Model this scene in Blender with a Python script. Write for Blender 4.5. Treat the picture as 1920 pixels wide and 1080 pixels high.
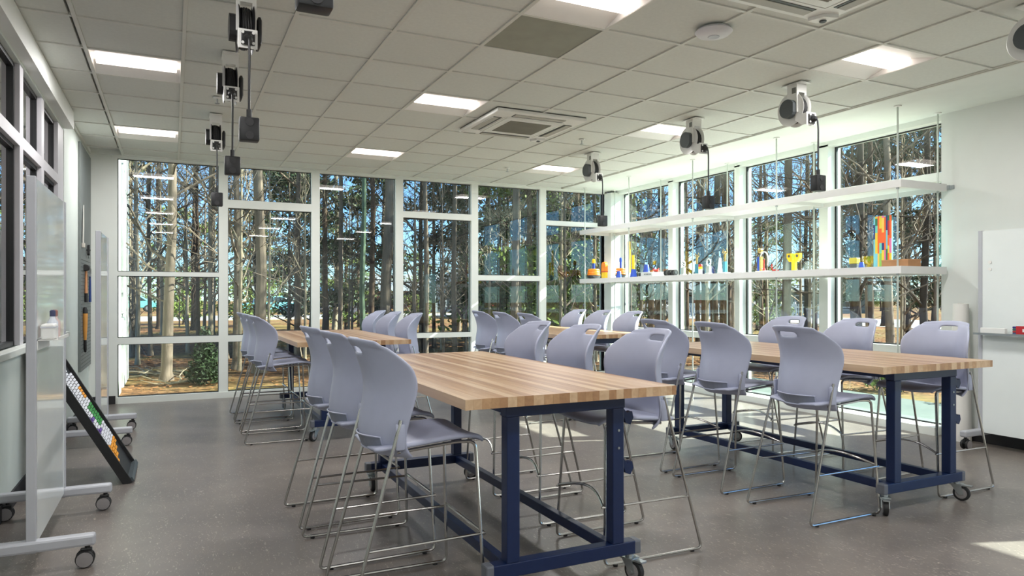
import bpy, bmesh, math, random
import numpy as np
from mathutils import Vector, Matrix

for o in list(bpy.data.objects):
    bpy.data.objects.remove(o, do_unlink=True)
scene = bpy.context.scene
COL = scene.collection
R = math.radians
random.seed(7)

# ---------------------------------------------------------------- camera
EYE = 1.31
FOCAL = 1321.0                       # focal length in pixels of the 1920 px wide frame
YAW = math.atan((960 - 323) / FOCAL)   # the room's long axis vanishes at x = 323
cam_data = bpy.data.cameras.new('camera')
cam_data.sensor_width = 36.0
cam_data.lens = FOCAL / 1920 * 36
cam_data.shift_y = 15 / 1920
cam_data.clip_start = 0.05
cam_data.clip_end = 500
cam = bpy.data.objects.new('camera', cam_data)
COL.objects.link(cam)
cam.location = (0, 0, EYE)
cam.rotation_euler = (R(90), 0, -YAW)
scene.camera = cam

# ---------------------------------------------------------------- sky, sun, exposure
SUN_DIR = Vector((-1.0, 0.36, -0.675)).normalized()      # direction the light travels
world = bpy.data.worlds.new('sky')
scene.world = world
world.use_nodes = True
wn, wl = world.node_tree.nodes, world.node_tree.links
wn.clear()
w_out = wn.new('ShaderNodeOutputWorld')
w_bg = wn.new('ShaderNodeBackground')
w_sky = wn.new('ShaderNodeTexSky')
w_sky.sky_type = 'NISHITA'
w_sky.sun_disc = False
w_sky.sun_elevation = math.asin(-SUN_DIR.z)
w_sky.sun_rotation = math.atan2(-SUN_DIR.x, -SUN_DIR.y)
w_sky.air_density = 1.0
w_sky.dust_density = 0.0
w_sky.altitude = 2500.0
w_sky.ozone_density = 2.0
w_tc = wn.new('ShaderNodeTexCoord')
w_map = wn.new('ShaderNodeMapping')
w_map.inputs['Scale'].default_value = (1.0, 1.0, 3.0)
w_noise = wn.new('ShaderNodeTexNoise')
w_noise.inputs['Scale'].default_value = 3.0
w_noise.inputs['Detail'].default_value = 6.0
w_ramp = wn.new('ShaderNodeValToRGB')
w_ramp.color_ramp.elements[0].position = 0.5
w_ramp.color_ramp.elements[1].position = 0.8
w_ramp.color_ramp.elements[1].color = (0.3, 0.3, 0.3, 1)
w_mix = wn.new('ShaderNodeMix')
w_mix.data_type = 'RGBA'
w_mix.inputs[7].default_value = (6.0, 6.3, 6.8, 1)
wl.new(w_tc.outputs['Generated'], w_map.inputs['Vector'])
wl.new(w_map.outputs['Vector'], w_noise.inputs['Vector'])
wl.new(w_noise.outputs['Fac'], w_ramp.inputs['Fac'])
wl.new(w_ramp.outputs['Color'], w_mix.inputs[0])
wl.new(w_sky.outputs['Color'], w_mix.inputs[6])
w_tint = wn.new('ShaderNodeMix')
w_tint.data_type = 'RGBA'
w_tint.blend_type = 'MULTIPLY'
w_tint.inputs[0].default_value = 1.0
w_tint.inputs[7].default_value = (0.62, 0.80, 1.0, 1)
wl.new(w_mix.outputs[2], w_tint.inputs[6])
wl.new(w_tint.outputs[2], w_bg.inputs['Color'])
w_bg.inputs['Strength'].default_value = 0.33
wl.new(w_bg.outputs['Background'], w_out.inputs['Surface'])

sun_data = bpy.data.lights.new('sun', 'SUN')
sun_data.energy = 25.0
sun_data.color = (1.0, 0.96, 0.90)
sun_data.angle = R(0.53)
sun = bpy.data.objects.new('sun', sun_data)
COL.objects.link(sun)
sun.rotation_euler = SUN_DIR.to_track_quat('-Z', 'Y').to_euler()
sun.location = (40, -15, 30)

LAMP_POWER = 11.0
vs = scene.view_settings
vs.view_transform = 'Standard'
vs.look = 'None'
vs.exposure = 0.30
vs.gamma = 1.0
vs.use_curve_mapping = False

# ---------------------------------------------------------------- room measures
X_LEFT, X_RIGHT, Y_BACK, Y_FRONT, H_CEIL = -0.90, 6.53, 9.78, -3.2, 3.02
TILE = 0.61
GRID_X0, GRID_Y0 = 0.07, 3.21
GROUND = -0.15

# ---------------------------------------------------------------- helpers: materials
def lin(c):
    c = c / 255.0
    return c / 12.92 if c <= 0.04045 else ((c + 0.055) / 1.055) ** 2.4
def rgb(r, g, b):
    return (lin(r), lin(g), lin(b), 1.0)

MATS = {}
def mat(name, col, rough=0.5, metal=0.0, vary=0.06, scale=8.0, bump=0.0, bscale=60.0, spec=0.5, stretch=None, emit=None, estr=0.0, coat=0.0, rnd=0.0):
    if name in MATS:
        return MATS[name]
    m = bpy.data.materials.new(name)
    m.use_nodes = True
    n, l = m.node_tree.nodes, m.node_tree.links
    b = n['Principled BSDF']
    b.inputs['Roughness'].default_value = rough
    b.inputs['Metallic'].default_value = metal
    b.inputs['Specular IOR Level'].default_value = spec
    b.inputs['Coat Weight'].default_value = coat
    base = rgb(*col)
    tc = n.new('ShaderNodeTexCoord')
    mp = n.new('ShaderNodeMapping')
    if stretch:
        mp.inputs['Scale'].default_value = stretch
    l.new(tc.outputs['Object'], mp.inputs['Vector'])
    nz = n.new('ShaderNodeTexNoise')
    nz.inputs['Scale'].default_value = scale
    nz.inputs['Detail'].default_value = 5
    l.new(mp.outputs['Vector'], nz.inputs['Vector'])
    rp = n.new('ShaderNodeValToRGB')
    rp.color_ramp.elements[0].position = 0.3
    rp.color_ramp.elements[1].position = 0.7
    rp.color_ramp.elements[0].color = tuple(max(0, c * (1 - vary)) for c in base[:3]) + (1,)
    rp.color_ramp.elements[1].color = tuple(min(1, c * (1 + vary)) for c in base[:3]) + (1,)
    l.new(nz.outputs['Fac'], rp.inputs['Fac'])
    out = rp.outputs['Color']
    if rnd:
        oi = n.new('ShaderNodeObjectInfo')
        hs = n.new('ShaderNodeHueSaturation')
        mr = n.new('ShaderNodeMapRange')
        mr.inputs['To Min'].default_value = 1 - rnd
        mr.inputs['To Max'].default_value = 1 + rnd
        l.new(oi.outputs['Random'], mr.inputs['Value'])
        l.new(mr.outputs['Result'], hs.inputs['Value'])
        l.new(out, hs.inputs['Color'])
        out = hs.outputs['Color']
    l.new(out, b.inputs['Base Color'])
    if bump:
        nb = n.new('ShaderNodeTexNoise')
        nb.inputs['Scale'].default_value = bscale
        nb.inputs['Detail'].default_value = 4
        l.new(mp.outputs['Vector'], nb.inputs['Vector'])
        bp = n.new('ShaderNodeBump')
        bp.inputs['Strength'].default_value = bump
        bp.inputs['Distance'].default_value = 0.01
        l.new(nb.outputs['Fac'], bp.inputs['Height'])
        l.new(bp.outputs['Normal'], b.inputs['Normal'])
    if emit:
        b.inputs['Emission Color'].default_value = emit
        b.inputs['Emission Strength'].default_value = estr
    MATS[name] = m
    return m

def glass_mat(name, tint, refl=1.0, ior=1.5, rough=0.0):
    m = bpy.data.materials.new(name)
    m.use_nodes = True
    n, l = m.node_tree.nodes, m.node_tree.links
    n.clear()
    out = n.new('ShaderNodeOutputMaterial')
    tr = n.new('ShaderNodeBsdfTransparent')
    tr.inputs['Color'].default_value = tint
    gl = n.new('ShaderNodeBsdfGlossy')
    gl.inputs['Roughness'].default_value = rough
    fr = n.new('ShaderNodeFresnel')
    # a pane reflects alike on both faces: undo the inverted index on its inner side
    ge = n.new('ShaderNodeNewGeometry')
    mi = n.new('ShaderNodeMapRange')
    mi.inputs['To Min'].default_value = ior
    mi.inputs['To Max'].default_value = 1 / ior
    l.new(ge.outputs['Backfacing'], mi.inputs['Value'])
    l.new(mi.outputs['Result'], fr.inputs['IOR'])
    mu = n.new('ShaderNodeMath')
    mu.operation = 'MULTIPLY'
    mu.use_clamp = True
    mu.inputs[1].default_value = refl
    mx = n.new('ShaderNodeMixShader')
    l.new(fr.outputs['Fac'], mu.inputs[0])
    l.new(mu.outputs['Value'], mx.inputs['Fac'])
    l.new(tr.outputs['BSDF'], mx.inputs[1])
    l.new(gl.outputs['BSDF'], mx.inputs[2])
    l.new(mx.outputs['Shader'], out.inputs['Surface'])
    MATS[name] = m
    return m

M_WALL = mat('white_wall_paint', (226, 229, 225), 0.6, vary=0.02, scale=3, bump=0.03, bscale=200)
M_FRAME = mat('white_window_frame', (226, 230, 224), 0.4, vary=0.02, scale=4)
M_GASKET = mat('black_gasket', (34, 36, 36), 0.5)
M_TILE = mat('ceiling_tile', (216, 219, 213), 0.9, vary=0.03, scale=40, bump=0.12, bscale=300, rnd=0.025)
M_GRID = mat('ceiling_grid', (214, 215, 208), 0.5, vary=0.02)
M_DRY = mat('ceiling_drywall', (226, 230, 224), 0.7, vary=0.015)
M_GLASS = glass_mat('window_glass', (0.87, 0.935, 0.905, 1), 1.25)
M_GLASS_IN = glass_mat('interior_glass', (0.8, 0.84, 0.84, 1), 2.0)
M_BASE = mat('black_baseboard', (38, 38, 40), 0.55)
M_SHELL = mat('lavender_grey_plastic', (164, 169, 190), 0.42, vary=0.02, scale=20, bump=0.03, bscale=400)
M_SHELL_SHADE = mat('recess_shade_plastic', (122, 128, 142), 0.5, vary=0.02)  # shell tone darkened: depth shading of the recess put into the colour
M_CHROME = mat('chrome', (188, 187, 184), 0.24, 1.0, vary=0.03)
M_BLUE = mat('navy_steel', (13, 33, 72), 0.38, vary=0.05, scale=30, bump=0.03, bscale=300)
M_CAP = mat('grey_end_cap', (100, 104, 112), 0.5)
M_ZINC = mat('zinc_steel', (176, 182, 184), 0.3, 0.85, vary=0.06)
M_RUBBER = mat('black_rubber', (30, 30, 31), 0.6)
M_WHEEL = mat('grey_wheel', (138, 134, 134), 0.45)
M_BLACK = mat('black_plastic', (30, 31, 33), 0.42)
M_DGREY = mat('dark_grey_plastic', (72, 78, 80), 0.5)
M_WHITE = mat('white_enamel', (232, 232, 228), 0.35, vary=0.02)
M_ALU = mat('silver_paint', (186, 188, 194), 0.38, 0.15, vary=0.03)
M_BOARD = mat('white_glass_board', (232, 238, 236), 0.08, vary=0.01, spec=0.6, coat=0.2)
M_LAMP = mat('lamp_lens', (255, 246, 240), 0.5, vary=0.0, emit=(1.0, 0.86, 0.80, 1), estr=2.4)

def floor_material():
    m = bpy.data.materials.new('marbled_linoleum')
    m.use_nodes = True
    n, l = m.node_tree.nodes, m.node_tree.links
    b = n['Principled BSDF']
    b.inputs['Roughness'].default_value = 0.3
    b.inputs['Specular IOR Level'].default_value = 0.45
    tc = n.new('ShaderNodeTexCoord')
    mp = n.new('ShaderNodeMapping')
    mp.inputs['Scale'].default_value = (1, 1, 1)
    l.new(tc.outputs['Object'], mp.inputs['Vector'])
    big = n.new('ShaderNodeTexNoise')
    big.inputs['Scale'].default_value = 1.6
    big.inputs['Detail'].default_value = 7
    big.inputs['Roughness'].default_value = 0.62
    l.new(mp.outputs['Vector'], big.inputs['Vector'])
    r1 = n.new('ShaderNodeValToRGB')
    r1.color_ramp.elements[0].position = 0.32
    r1.color_ramp.elements[1].position = 0.68
    r1.color_ramp.elements[0].color = rgb(106, 100, 96)
    r1.color_ramp.elements[1].color = rgb(128, 120, 113)
    l.new(big.outputs['Fac'], r1.inputs['Fac'])
    # fine pale flecks, bent at random
    mp2 = n.new('ShaderNodeMapping')
    mp2.inputs['Scale'].default_value = (52, 17, 1)
    mp2.inputs['Rotation'].default_value = (0, 0, 0.9)
    l.new(tc.outputs['Object'], mp2.inputs['Vector'])
    fl = n.new('ShaderNodeTexNoise')
    fl.inputs['Scale'].default_value = 1.0
    fl.inputs['Detail'].default_value = 3
    fl.inputs['Distortion'].default_value = 2.5
    l.new(mp2.outputs['Vector'], fl.inputs['Vector'])
    r2 = n.new('ShaderNodeValToRGB')
    r2.color_ramp.elements[0].position = 0.60
    r2.color_ramp.elements[1].position = 0.70
    r2.color_ramp.elements[0].color = (0, 0, 0, 1)
    r2.color_ramp.elements[1].color = (0.8, 0.8, 0.8, 1)
    l.new(fl.outputs['Fac'], r2.inputs['Fac'])
    mx = n.new('ShaderNodeMix')
    mx.data_type = 'RGBA'
    l.new(r2.outputs['Color'], mx.inputs[0])
    l.new(r1.outputs['Color'], mx.inputs[6])
    mx.inputs[7].default_value = rgb(176, 166, 154)
    l.new(mx.outputs[2], b.inputs['Base Color'])
    bp = n.new('ShaderNodeBump')
    bp.inputs['Strength'].default_value = 0.05
    bp.inputs['Distance'].default_value = 0.01
    l.new(big.outputs['Fac'], bp.inputs['Height'])
    l.new(bp.outputs['Normal'], b.inputs['Normal'])
    return m
M_FLOOR = floor_material()

def wood_material(name, c1, c2):
    m = bpy.data.materials.new(name)
    m.use_nodes = True
    n, l = m.node_tree.nodes, m.node_tree.links
    b = n['Principled BSDF']
    b.inputs['Roughness'].default_value = 0.3
    tc = n.new('ShaderNodeTexCoord')
    oi = n.new('ShaderNodeObjectInfo')
    mp = n.new('ShaderNodeMapping')
    mp.inputs['Scale'].default_value = (26, 1.6, 26)
    l.new(tc.outputs['Object'], mp.inputs['Vector'])
    cm = n.new('ShaderNodeCombineXYZ')
    mu = n.new('ShaderNodeMath')
    mu.operation = 'MULTIPLY'
    mu.inputs[1].default_value = 40
    l.new(oi.outputs['Random'], mu.inputs[0])
    l.new(mu.outputs[0], cm.inputs['X'])
    l.new(cm.outputs['Vector'], mp.inputs['Location'])
    nz = n.new('ShaderNodeTexNoise')
    nz.inputs['Scale'].default_value = 1.4
    nz.inputs['Detail'].default_value = 6
    nz.inputs['Distortion'].default_value = 0.5
    l.new(mp.outputs['Vector'], nz.inputs['Vector'])
    rp = n.new('ShaderNodeValToRGB')
    rp.color_ramp.elements[0].position = 0.3
    rp.color_ramp.elements[1].position = 0.72
    rp.color_ramp.elements[0].color = rgb(*c1)
    rp.color_ramp.elements[1].color = rgb(*c2)
    l.new(nz.outputs['Fac'], rp.inputs['Fac'])
    l.new(rp.outputs['Color'], b.inputs['Base Color'])
    return m
WOODS = [wood_material('maple_pale', (178, 147, 115), (199, 168, 134)),
         wood_material('maple_honey', (167, 131, 96), (190, 155, 118)),
         wood_material('maple_tan', (161, 124, 90), (179, 144, 106)),
         wood_material('maple_brown', (151, 115, 84), (172, 133, 97)),
         wood_material('maple_cream', (186, 156, 124), (205, 177, 144))]

# ---------------------------------------------------------------- helpers: meshes
class MB:
    """collects boxes, tubes, lathes into one mesh"""
    def __init__(self):
        self.v, self.f = [], []
    def add(self, vs_, fs):
        o = len(self.v)
        self.v += [tuple(p) for p in vs_]
        self.f += [tuple(i + o for i in f) for f in fs]
        return self
    def box(self, x0, x1, y0, y1, z0, z1, bev=0.0):
        if bev <= 0:
            return self.add([(x0, y0, z0), (x1, y0, z0), (x1, y1, z0), (x0, y1, z0), (x0, y0, z1), (x1, y0, z1), (x1, y1, z1), (x0, y1, z1)],
                            [(0, 3, 2, 1), (4, 5, 6, 7), (0, 1, 5, 4), (1, 2, 6, 5), (2, 3, 7, 6), (3, 0, 4, 7)])
        bm = bmesh.new()
        bmesh.ops.create_cube(bm, size=1)
        bmesh.ops.scale(bm, vec=(x1 - x0, y1 - y0, z1 - z0), verts=bm.verts)
        bmesh.ops.translate(bm, vec=((x0 + x1) / 2, (y0 + y1) / 2, (z0 + z1) / 2), verts=bm.verts)
        bmesh.ops.bevel(bm, geom=bm.edges[:], offset=bev, segments=2, affect='EDGES', profile=0.5)
        bm.verts.index_update()
        self.add([v.co[:] for v in bm.verts], [[v.index for v in f.verts] for f in bm.faces])
        bm.free()
        return self
    def tube(self, pts, r, n=8, caps=True, rads=None):
        pts = [Vector(p) for p in pts]
        k = len(pts)
        tang = []
        for i in range(k):
            a = pts[max(i - 1, 0)]; b = pts[min(i + 1, k - 1)]
            t = (b - a)
            tang.append(t.normalized() if t.length > 1e-9 else Vector((0, 0, 1)))
        up = Vector((0, 0, 1)) if abs(tang[0].z) < 0.9 else Vector((1, 0, 0))
        nrm = tang[0].cross(up).normalized()
        vs_, fs = [], []
        for i in range(k):
            if i:
                nrm = (nrm - tang[i] * nrm.dot(tang[i]))
                nrm = nrm.normalized() if nrm.length > 1e-6 else tang[i].orthogonal().normalized()
            bn = tang[i].cross(nrm)
            rr = rads[i] if rads else r
            for j in range(n):
                a = 2 * math.pi * j / n
                vs_.append(pts[i] + nrm * (rr * math.cos(a)) + bn * (rr * math.sin(a)))
        for i in range(k - 1):
            for j in range(n):
                j2 = (j + 1) % n
                fs.append((i * n + j, i * n + j2, (i + 1) * n + j2, (i + 1) * n + j))
        if caps:
            fs.append(tuple(reversed(range(n))))
            fs.append(tuple(range((k - 1) * n, k * n)))
        return self.add(vs_, fs)
    def lathe(self, prof, n=20, axis='z', c=(0, 0, 0)):
        """prof: (radius, height) pairs, closed at both ends"""
        vs_, fs = [], []
        for (r, h) in prof:
            for j in range(n):
                a = 2 * math.pi * j / n
                p = (r * math.cos(a), r * math.sin(a), h)
                if axis == 'x':
                    p = (h, p[0], p[1])
                elif axis == 'y':
                    p = (p[1], h, p[0])
                vs_.append((p[0] + c[0], p[1] + c[1], p[2] + c[2]))
        k = len(prof)
        for i in range(k - 1):
            for j in range(n):
                j2 = (j + 1) % n
                fs.append((i * n + j, i * n + j2, (i + 1) * n + j2, (i + 1) * n + j))
        fs.append(tuple(reversed(range(n))))
        fs.append(tuple(range((k - 1) * n, k * n)))
        return self.add(vs_, fs)
    def prism(self, poly, a0, a1, axis='y'):
        """polygon extruded along an axis; poly in the two other axes (y: xz, x: yz, z: xy)"""
        k = len(poly)
        def P(p, a):
            return {'y': (p[0], a, p[1]), 'x': (a, p[0], p[1]), 'z': (p[0], p[1], a)}[axis]
        vs_ = [P(p, a0) for p in poly] + [P(p, a1) for p in poly]
        fs = [tuple(range(k)), tuple(reversed(range(k, 2 * k)))]
        for i in range(k):
            j = (i + 1) % k
            fs.append((i, i + k, j + k, j))
        return self.add(vs_, fs)
    def move(self, M):
        self.v = [tuple(M @ Vector(p)) for p in self.v]
        return self
    def mesh(self, name, m, smooth=False):
        me = bpy.data.meshes.new(name)
        me.from_pydata(self.v, [], self.f)
        bm = bmesh.new()
        bm.from_mesh(me)
        bmesh.ops.recalc_face_normals(bm, faces=bm.faces)
        bm.to_mesh(me)
        bm.free()
        if smooth:
            me.polygons.foreach_set('use_smooth', [True] * len(me.polygons))
            try:
                me.set_sharp_from_angle(angle=R(40))
            except Exception:
                pass
        if isinstance(m, (list, tuple)):
            for q in m:
                me.materials.append(q)
        else:
            me.materials.append(m)
        return me
    def build(self, name, m, parent=None, smooth=False):
        return link(name, self.mesh(name, m, smooth), parent)

def link(name, data, parent=None):
    o = bpy.data.objects.new(name, data)
    COL.objects.link(o)
    if parent is not None:
        o.parent = parent
    return o
def tag(o, label=None, cat=None, group=None, kind=None):
    if label: o['label'] = label
    if cat: o['category'] = cat
    if group: o['group'] = group
    if kind: o['kind'] = kind
    return o
def empty(name, loc=(0, 0, 0), rz=0.0):
    o = bpy.data.objects.new(name, None)
    o.empty_display_size = 0.1
    COL.objects.link(o)
    o.location = loc
    o.rotation_euler = (0, 0, rz)
    return o
def thing(name, label, cat, loc=(0, 0, 0), rz=0.0, group=None):
    return tag(empty(name, loc, rz), label, cat, group)
def copy_tree(o, parent=None):
    c = o.copy()
    COL.objects.link(c)
    c.parent = parent
    for ch in KIDS.get(o.name, [q for q in o.children]):
        copy_tree(ch, c)
    return c
KIDS = {}
def round_path(pts, rad, n=5):
    pts = [Vector(p) for p in pts]
    out = [pts[0]]
    for i in range(1, len(pts) - 1):
        a, p, b = pts[i - 1], pts[i], pts[i + 1]
        d1, d2 = (a - p), (b - p)
        r = min(rad, d1.length * 0.45, d2.length * 0.45)
        s, e = p + d1.normalized() * r, p + d2.normalized() * r
        for k in range(n + 1):
            t = k / n
            out.append(s * (1 - t) ** 2 + p * 2 * t * (1 - t) + e * t ** 2)
    out.append(pts[-1])
    return out
def B(*a, **k):
    return MB().box(*a, **k)
def struct(name, mb, m, parent=None):
    o = mb.build(name, m, parent)
    if parent is None:
        o['kind'] = 'structure'
    return o
SIN, COS = math.sin(YAW), math.cos(YAW)
def ground_at(px, depth, z=GROUND):
    """a spot on the ground at that depth, in the direction of that column of the photograph"""
    u = (px - 960) / FOCAL
    return Vector((depth * (SIN + u * COS), depth * (COS - u * SIN), z))

# ================================================================ the room
fl = struct('floor', B(-3.2, 6.7, Y_FRONT - .1, 9.92, -0.12, 0.0), M_FLOOR)
struct('roof', B(-3.3, 6.72, Y_FRONT - .2, 9.94, 3.16, 3.34), M_WALL)  # unseen slab added to keep sky light from leaking into the room

# ceiling: slab, drywall band along the right-hand windows, grid rails, tiles
ceil = struct('ceiling', B(-3.3, 6.72, Y_FRONT - .2, 9.94, 3.075, 3.155), M_DRY)
B(5.575, X_RIGHT + .12, Y_FRONT, Y_BACK + .02, 3.02, 3.075).build('drywall_band', M_DRY, ceil)
B(X_LEFT - .02, 5.575, Y_BACK - .05, Y_BACK + .02, 3.015, 3.075).build('drywall_edge', M_DRY, ceil)
xs = [GRID_X0 + TILE * i for i in range(-1, 10)]
ys = [GRID_Y0 + TILE * j for j in range(-10, 12)]
for x in xs:
    B(x - .012, x + .012, Y_FRONT, Y_BACK - .05, 3.016, 3.04).build('grid_rail', M_GRID, ceil)
for y in ys:
    if y < Y_BACK:
        B(X_LEFT, 5.56, y - .012, y + .012, 3.017, 3.04).build('grid_rail', M_GRID, ceil)
B(5.56, 5.585, Y_FRONT, Y_BACK - .05, 3.008, 3.05).build('grid_rail', M_GRID, ceil)
B(X_LEFT, X_LEFT + .025, Y_FRONT, Y_BACK, 3.008, 3.05).build('grid_rail', M_GRID, ceil)

def cell(i, j):
    return GRID_X0 + TILE * i, GRID_Y0 + TILE * j
LAMP_CELLS = [(-1, 0), (-1, 4), (-1, 8), (3, 0), (3, 4), (3, 8), (7, 0), (7, 4), (7, 8), (-1, -4), (3, -4), (7, -4), (-1, -8), (3, -8), (7, -8)]  # last two rows out of view, added for light along the regular grid
AC_CELLS = [(4, 4), (4, -2)]
taken = set(LAMP_CELLS)
for (i, j) in AC_CELLS:
    taken |= {(i, j), (i + 1, j), (i, j + 1), (i + 1, j + 1)}
tile_me = B(.013, TILE - .013, .013, TILE - .013, 3.026, 3.05).mesh('tile', M_TILE)
for i in range(-1, 9):
    for j in range(-7, 10):
        if (i, j) in taken:
            continue
        x, y = cell(i, j)
        if (i, j) == (3, 1):
            o = B(.013, TILE - .013, .013, TILE - .013, 3.022, 3.045).build('access_panel', mat('grey_green_panel', (150, 152, 138), 0.6), ceil)
            o['label'] = 'plain grey-green access panel in place of a tile'
        else:
            o = link('tile', tile_me, ceil)
        o.location = (x, y, 0)
# cut tiles against the left wall and the far end
cut_me = B(.0, .33, .013, TILE - .013, 3.026, 3.05).mesh('tile', M_TILE)
for j in range(-7, 10):
    o = link('tile', cut_me, ceil)
    o.location = (X_LEFT, GRID_Y0 + TILE * j, 0)
end_me = B(.013, TILE - .013, .013, .42, 3.026, 3.05).mesh('tile', M_TILE)
for i in range(-1, 9):
    o = link('tile', end_me, ceil)
    o.location = (GRID_X0 + TILE * i, GRID_Y0 + TILE * 10, 0)

# ---- back window wall
BARS_BACK = [[(1.555, 1.61), (.72, .80)], [(2.45, 2.555), (.72, .80)], [(.72, .80)], [(2.44, 2.53), (.70, .77)], [(1.545, 1.625), (.70, .77)], [(2.43, 2.505), (.70, .77)]]
POSTS_BACK = [-.60, .593, 1.755, 2.93, 4.097, 5.262, 6.49]
wb = struct('wall_back', B(X_LEFT - .1, -.60, Y_BACK, Y_BACK + .14, 0, 3.075).box(-.6, 6.45, Y_BACK - .02, Y_BACK + .12, 0, .075).box(-.6, 6.45, Y_BACK, Y_BACK + .12, 2.985, 3.075), M_FRAME)
bx0 = [-.60, .648, 1.81, 2.985, 4.152, 5.317]
bx1 = [.538, 1.70, 2.875, 4.042, 5.207, 6.40]
for k in range(6):
    x0, x1 = bx0[k], bx1[k]
    fr = MB()
    fr.box(x1, x1 + (.11 if k < 5 else .13), Y_BACK, Y_BACK + .11, .075, 2.985)
    w = struct('window_%d' % (k + 1), fr, M_FRAME)
    zs = [.075] + [z for pr in sorted(BARS_BACK[k]) for z in pr] + [2.985]
    for (z0, z1) in BARS_BACK[k]:
        B(x0, x1, Y_BACK, Y_BACK + .10, z0, z1).build('transom', M_FRAME, w)
    for q in range(0, len(zs), 2):
        g = MB()
        t = .008
        g.box(x0, x1, Y_BACK + .055, Y_BACK + .075, zs[q], zs[q] + t).box(x0, x1, Y_BACK + .055, Y_BACK + .075, zs[q + 1] - t, zs[q + 1])
        g.box(x0, x0 + t, Y_BACK + .055, Y_BACK + .075, zs[q], zs[q + 1]).box(x1 - t, x1, Y_BACK + .055, Y_BACK + .075, zs[q], zs[q + 1])
        g.build('gasket', M_GASKET, w)
        B(x0, x1, Y_BACK + .06, Y_BACK + .07, zs[q], zs[q + 1]).build('pane', M_GLASS, w)

# ---- right window wall
XG = 6.65
RW = [(4.225, 5.50), (5.62, 6.845), (6.94, 8.18), (8.285, 9.575)]
DOOR_Y0, DOOR_Y1, DOOR_H = -.15, 1.33, 1.96
wr = MB()
wr.box(X_RIGHT, X_RIGHT + .2, DOOR_Y1, 4.225, 0, 3.075)
wr.box(X_RIGHT, X_RIGHT + .2, Y_FRONT, DOOR_Y0, 0, 3.075)
wr.box(X_RIGHT, X_RIGHT + .2, DOOR_Y0, DOOR_Y1, DOOR_H, 3.075)
struct('wall_right', wr, M_WALL)
struct('trim_1', B(X_RIGHT - .10, X_RIGHT + .2, 4.225, Y_BACK, 0, .075).box(X_RIGHT, X_RIGHT + .2, 4.225, Y_BACK + .12, 2.965, 3.075), M_FRAME)
struct('trim_2', B(6.40, X_RIGHT + .2, 9.575, Y_BACK + .14, .075, 2.985), M_FRAME)
for k, (y0, y1) in enumerate(RW):
    fr = MB()
    if k < 3:
        fr.box(X_RIGHT, X_RIGHT + .2, y1, RW[k + 1][0], .075, 2.985)
    else:
        fr.box(X_RIGHT + .1, X_RIGHT + .2, y1 - .02, y1 + .02, .075, 2.985)
    w = struct('window_%d' % (k + 7), fr, M_FRAME)
    zs = [.075, .735, .815, 2.395, 2.48, 2.965]
    for (z0, z1) in ((.735, .815), (2.395, 2.48)):
        B(X_RIGHT + .005, XG + .06, y0, y1, z0, z1).build('transom', M_FRAME, w)
    for q in range(0, 6, 2):
        g = MB()
        t = .012
        a, b = XG - .012, XG + .012
        g.box(a, b, y0, y1, zs[q], zs[q] + t).box(a, b, y0, y1, zs[q + 1] - t, zs[q + 1])
        g.box(a, b, y0, y0 + t, zs[q], zs[q + 1]).box(a, b, y1 - .022, y1, zs[q], zs[q + 1])
        g.build('gasket', M_GASKET, w)
        B(XG - .005, XG + .005, y0, y1, zs[q], zs[q + 1]).build('pane', M_GLASS, w)
# glazed door out of frame to the right: its sunlight falls on the floor
dr = struct('door_1', B(X_RIGHT + .08, X_RIGHT + .14, DOOR_Y0, DOOR_Y0 + .08, 0, DOOR_H).box(X_RIGHT + .08, X_RIGHT + .14, DOOR_Y1 - .02, DOOR_Y1, 0, DOOR_H).box(X_RIGHT + .08, X_RIGHT + .14, DOOR_Y0, DOOR_Y1, DOOR_H - .02, DOOR_H).box(X_RIGHT + .08, X_RIGHT + .14, DOOR_Y0, DOOR_Y1, 0, .12), M_FRAME)
B(X_RIGHT + .105, X_RIGHT + .115, DOOR_Y0 + .08, DOOR_Y1 - .02, .12, DOOR_H - .02).build('pane', M_GLASS, dr)

# ---- left wall with interior windows to a dim corridor
M_FRAME_L = mat('shaded_frame_grey', (192, 190, 194), .45, vary=.02)  # frame paint greyed: the shade on the left frames is in the colour
wlm = MB()
LW = [(1.41, 2.15), (2.27, 3.01), (3.13, 3.87), (3.99, 4.73), (4.85, 5.59), (5.71, 6.45), (6.57, 7.31)]
wlm.box(X_LEFT - .16, X_LEFT, Y_FRONT, 7.66, 0, .96)
wlm.box(X_LEFT - .16, X_LEFT, Y_FRONT, 7.66, 2.84, 3.075)
wlm.box(X_LEFT - .16, X_LEFT, Y_FRONT, 1.41, .96, 2.84)
wlm.box(X_LEFT - .16, X_LEFT, 7.66, Y_BACK, 0, 3.075)
struct('wall_left', wlm, mat('pale_green_white_paint', (206, 214, 208), 0.55, vary=0.02))
struct('trim_3', B(X_LEFT, X_LEFT + .075, Y_FRONT, 7.68, 2.86, 3.02), M_WALL)
struct('trim_4', B(X_LEFT - .02, X_LEFT + .05, Y_FRONT, 7.62, .94, .985, bev=.006), M_FRAME)
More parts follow.
